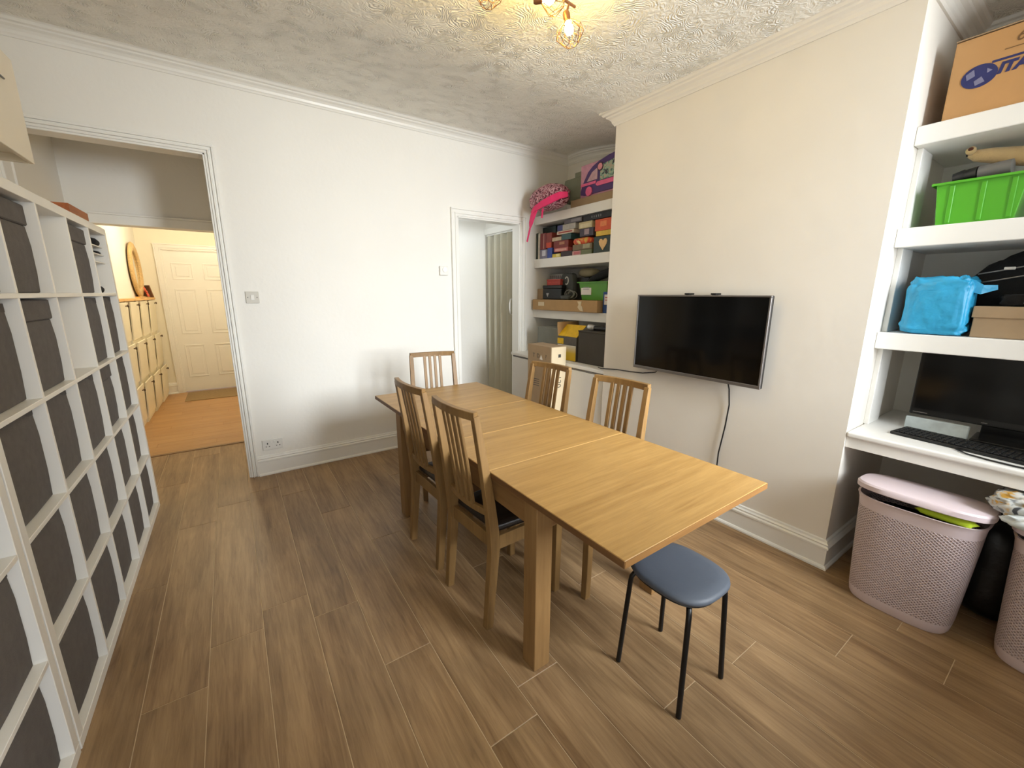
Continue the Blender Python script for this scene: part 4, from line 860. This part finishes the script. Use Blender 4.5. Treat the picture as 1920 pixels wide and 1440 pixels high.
km = B((-0.0075, -0.0075, 0), (0.0075, 0.0075, 0.006), 'key', mat('key_black', (22, 22, 23), 0.5), t, 0.0015)
kme = km.data; bpy.data.objects.remove(km)
for v in kme.vertices: v.co += WORLD[t.name]
for r_ in range(6):
    for c_ in range(22):
        p = KM @ Vector((-0.064+r_*0.0225, -0.205+c_*0.0195, 0.014))
        o = bpy.data.objects.new('key', kme); C.objects.link(o); o.parent = t; o.location = p-WORLD[t.name]; o.rotation_euler = (0, 0, R(-8))
tag(B((2.835, 0.30, 0.776), (2.856, 0.525, 0.838), 'paper_pack', mat('pale_grey_paper', (196, 206, 206), 0.6, var=0.15, scale=20), None, 0.003), 'pale grey paper pack standing under the monitor on the counter', 'packet')
tag(MB().tube([(2.60, 0.30, 0.780), (2.555, 0.26, 0.780), (2.535, 0.20, 0.780), (2.525, 0.12, 0.780), (2.53, 0.0, 0.780), (2.60, -0.1, 0.780)], 0.0035, 6).build('keyboard_cable', BLACK, None, smooth=True), 'thin black cable along the front edge of the white counter', 'cable')

# ------------------------------------------------------------------ laundry hampers
def hamper(c, label, lid_tilt, lift):
    cx, cy = c
    t = thing('laundry_hamper', label, 'laundry hamper', (cx, cy, 0), 'lilac laundry hampers under the counter')
    def ring(rx, ry, z, e=0.62, n=48, yo=0):
        o_ = []
        for k in range(n):
            a = 2*math.pi*k/n; c_, s_ = math.cos(a), math.sin(a)
            o_.append(Vector((cx+rx*math.copysign(abs(c_)**e, c_), cy+ry*math.copysign(abs(s_)**e, s_), z)))
        return o_
    def uvf(co): 
        a = math.atan2((co.y-cy)/0.2, -(co.x-cx)/0.14); return (a*0.17, co.z)
    MB().loops([ring(0.118, 0.172, 0.0), ring(0.124, 0.178, 0.012), ring(0.127, 0.183, 0.05)]).build('base', LILAC, t, smooth='angle')
    MB().loops([ring(0.127, 0.183, 0.05), ring(0.133, 0.191, 0.20), ring(0.138, 0.199, 0.36), ring(0.142, 0.204, 0.475)], caps=False).build('lattice_wall', WEAVE, t, smooth=True, uvfn=uvf)
    MB().loops([ring(0.142, 0.204, 0.475), ring(0.144, 0.207, 0.505), ring(0.149, 0.213, 0.528), ring(0.151, 0.215, 0.532), ring(0.143, 0.207, 0.532), ring(0.138, 0.200, 0.48)], caps=False).build('rim', LILAC, t, smooth='angle')
    MB().loops([ring(0.138, 0.199, 0.42), ring(0.138, 0.199, 0.44)]).build('laundry_inside', mat('dark_cloth', (30, 28, 30), 0.9), t)
    # lid
    q = MB(); z = 0.532+lift
    q.loops([ring(0.150, 0.216, z), ring(0.157, 0.223, z+0.004), ring(0.158, 0.224, z+0.024), ring(0.152, 0.218, z+0.032), ring(0.12, 0.185, z+0.037), ring(0.06, 0.1, z+0.039)])
    Mt = Matrix.Translation((cx+0.15, cy, z)) @ Matrix.Rotation(lid_tilt, 4, 'Y') @ Matrix.Translation((-cx-0.15, -cy, -z))
    for v in q.bm.verts: v.co = Mt @ v.co
    q.build('lid', LILAC, t, smooth='angle')
    return t
hamper((2.475, 0.345), 'lilac laundry hamper with lime cloth under its lid, beside the chimney breast', R(6.0), 0.004)
hamper((2.515, -0.135), 'lilac laundry hamper with patterned clothes on top, at the right edge', R(3), 0.004)
tag(MB().lump((2.378, 0.255, 0.545), (0.06, 0.17, 0.035), 0.12, 31, flat=False).build('lime_cloth', mat('lime_cloth', (176, 200, 40), 0.8, var=0.1), None, smooth=True), 'lime green cloth poking out under the hamper lid', 'cloth')
PC = pattern('patterned_fabric', 'spots', [(60, 62, 66), (186, 190, 190), (206, 208, 204), (196, 190, 180), (206, 160, 70)], 16)
tag(MB().lump((2.50, 0.03, 0.640), (0.20, 0.24, 0.085), 0.16, 33, n=26, m=18, freq=6, flat=False).build('patterned_clothes', PC, None, smooth=True), 'grey, white and mustard patterned clothes heaped on the right hamper', 'clothes')
tag(MB().lump((2.415, -0.02, 0.606), (0.13, 0.24, 0.05), 0.14, 34, n=26, m=18, freq=5, flat=False).build('pale_cloth', pattern('pale_mustard_fabric', 'spots', [(206, 214, 216), (214, 220, 220), (214, 220, 220), (176, 130, 60)], 9), None, smooth=True), 'pale cloth with a mustard patch draped on the right hamper lid', 'cloth')
tag(MB().lump((2.79, 0.11, 0.24), (0.34, 0.22, 0.48), 0.06, 35).build('black_bin_bag', mat('black_film', (9, 9, 10), 0.45, bump=0.5, bscale=18), None, smooth=True), 'black bin bag in the gap behind the two hampers', 'bag')

# ------------------------------------------------------------------ hall furniture
HC = mat('cabinet_cream_white', (238, 230, 206), 0.4, var=0.01)
KN = mat('dark_knob', (96, 78, 56), 0.4, metal=0.4)
for i in range(4):
    yb_ = 5.52+i*0.515; sx = 0.02*i; ye = yb_+0.505
    x0, x1 = -0.949, -0.952+0.02*i+0.0
    x1 = -0.930+0.018*i
    t = thing('shoe_cabinet', 'slim cream shoe cabinet in the hall, %s from the near end' % ['first', 'second', 'third', 'fourth'][i], 'cabinet', (x0, (yb_+ye)/2, 0), 'slim shoe cabinets in the hall')
    B((x0, yb_, 0.0), (x1-0.012, ye, 1.355), 'carcass', HC, t, 0.002)
    for z0, z1 in ((0.05, 0.455), (0.485, 0.905), (0.935, 1.345)):
        f = MB().sweep([(x1-0.006, (yb_+ye)/2, z0), (x1+0.020, (yb_+ye)/2, z1)], (ye-yb_-0.008, 0.014), (0, 1, 0)).build('flap', HC, t, 0.002)
        for yy in ((yb_+ye)/2,):
            MB().tube([(x1+0.040, yy, z1-0.035), (x1+0.052, yy, z1-0.033), (x1+0.056, yy, z1-0.033), (x1+0.068, yy, z1-0.032)], [0.006, 0.006, 0.014, 0.013], 12).build('knob', KN, f, smooth='angle')
t = thing('cabinet_top_board', 'light wooden board laid along the top of the hall shoe cabinets', 'board', (-0.90, 6.54, 1.355))
MB().prism([(5.51, -0.912), (7.575, -0.845), (7.575, -0.948), (5.51, -0.948)], 1.356, 1.384, lambda u, v, s_: Vector((v, u, s_))).build('board', wood('light_pine', (206, 156, 90), (228, 186, 120), 'Y', 0.45), t, 0.003)
t = thing('round_mirror', 'gold rattan-framed round mirror standing on the hall cabinets', 'mirror', (-0.915, 7.02, 1.385))
q = MB(); MCc = Vector((-0.93, 7.02, 1.72))
q.loops([[MCc+Vector((0.022*math.sin(p)+0.012, (0.285+0.055*math.cos(p))*math.cos(2*math.pi*k/40), (0.285+0.055*math.cos(p))*math.sin(2*math.pi*k/40))) for p in [2*math.pi*j/10 for j in range(10)]] for k in range(41)], caps=False)
q.build('frame', mat('gold_rattan', (206, 172, 116), 0.5, var=0.2, scale=60, bump=0.5, bscale=120), t, smooth=True)
MB().loops([[MCc+Vector((s_, 0.255*math.cos(2*math.pi*k/40), 0.255*math.sin(2*math.pi*k/40))) for k in range(40)] for s_ in (0.0, 0.006)]).build('glass', mat('mirror_glass', (230, 230, 226), 0.05, metal=1.0, var=0), t)
t = thing('photo_frame', 'framed photograph leaning at the far end of the hall cabinets', 'photo frame', (-0.90, 7.42, 1.385))
FM = Matrix.Translation((-0.885, 7.40, 1.386)) @ Matrix.Rotation(R(38), 4, 'Z') @ Matrix.Rotation(R(-12), 4, 'Y')
MB().box((-0.006, -0.095, 0), (0.006, 0.095, 0.16), FM).build('frame', mat('dark_frame', (120, 80, 50), 0.5), t, 0.002)
MB().box((0.0055, -0.078, 0.016), (0.0075, 0.078, 0.144), FM).build('picture', pattern('photo_print', 'spots', [(60, 44, 46), (150, 96, 80), (206, 180, 160)], 14), t)
t = thing('starfish_ornament', 'red and white starfish ornament on the hall cabinets', 'ornament', (-0.89, 7.10, 1.385))
q = MB(); pts = []
for k in range(10):
    r_ = 0.07 if k % 2 == 0 else 0.025; a = math.pi*k/5+0.3; pts.append((r_*math.cos(a), r_*math.sin(a)))
MB().prism(pts, -0.008, 0.008, lambda u, v, s_: Vector((-0.868+s_-0.3*v, 7.13+u, 1.452+v))).build('star', mat('coral_red', (206, 90, 60), 0.6, var=0.2, scale=30), t, 0.003)
B((-0.90, 7.06, 1.385), (-0.85, 7.20, 1.394), 'base', mat('gold_rattan', (206, 160, 84)), t, 0.002)
tag(B((-0.915, 6.62, 1.385), (-0.865, 6.98, 1.400), 'wooden_tray', wood('light_pine', (206, 156, 90), (228, 186, 120)), None, 0.002), 'small wooden tray in front of the rattan mirror', 'tray')
t = thing('door_mat', 'brown-grey doormat in front of the hall end door', 'doormat', (-0.25, 7.25, 0))
B((-0.66, 6.92, 0.0), (0.10, 7.55, 0.008), 'pile', mat('coir_brown', (146, 122, 86), 0.95, var=0.15, scale=80), t, 0.002)
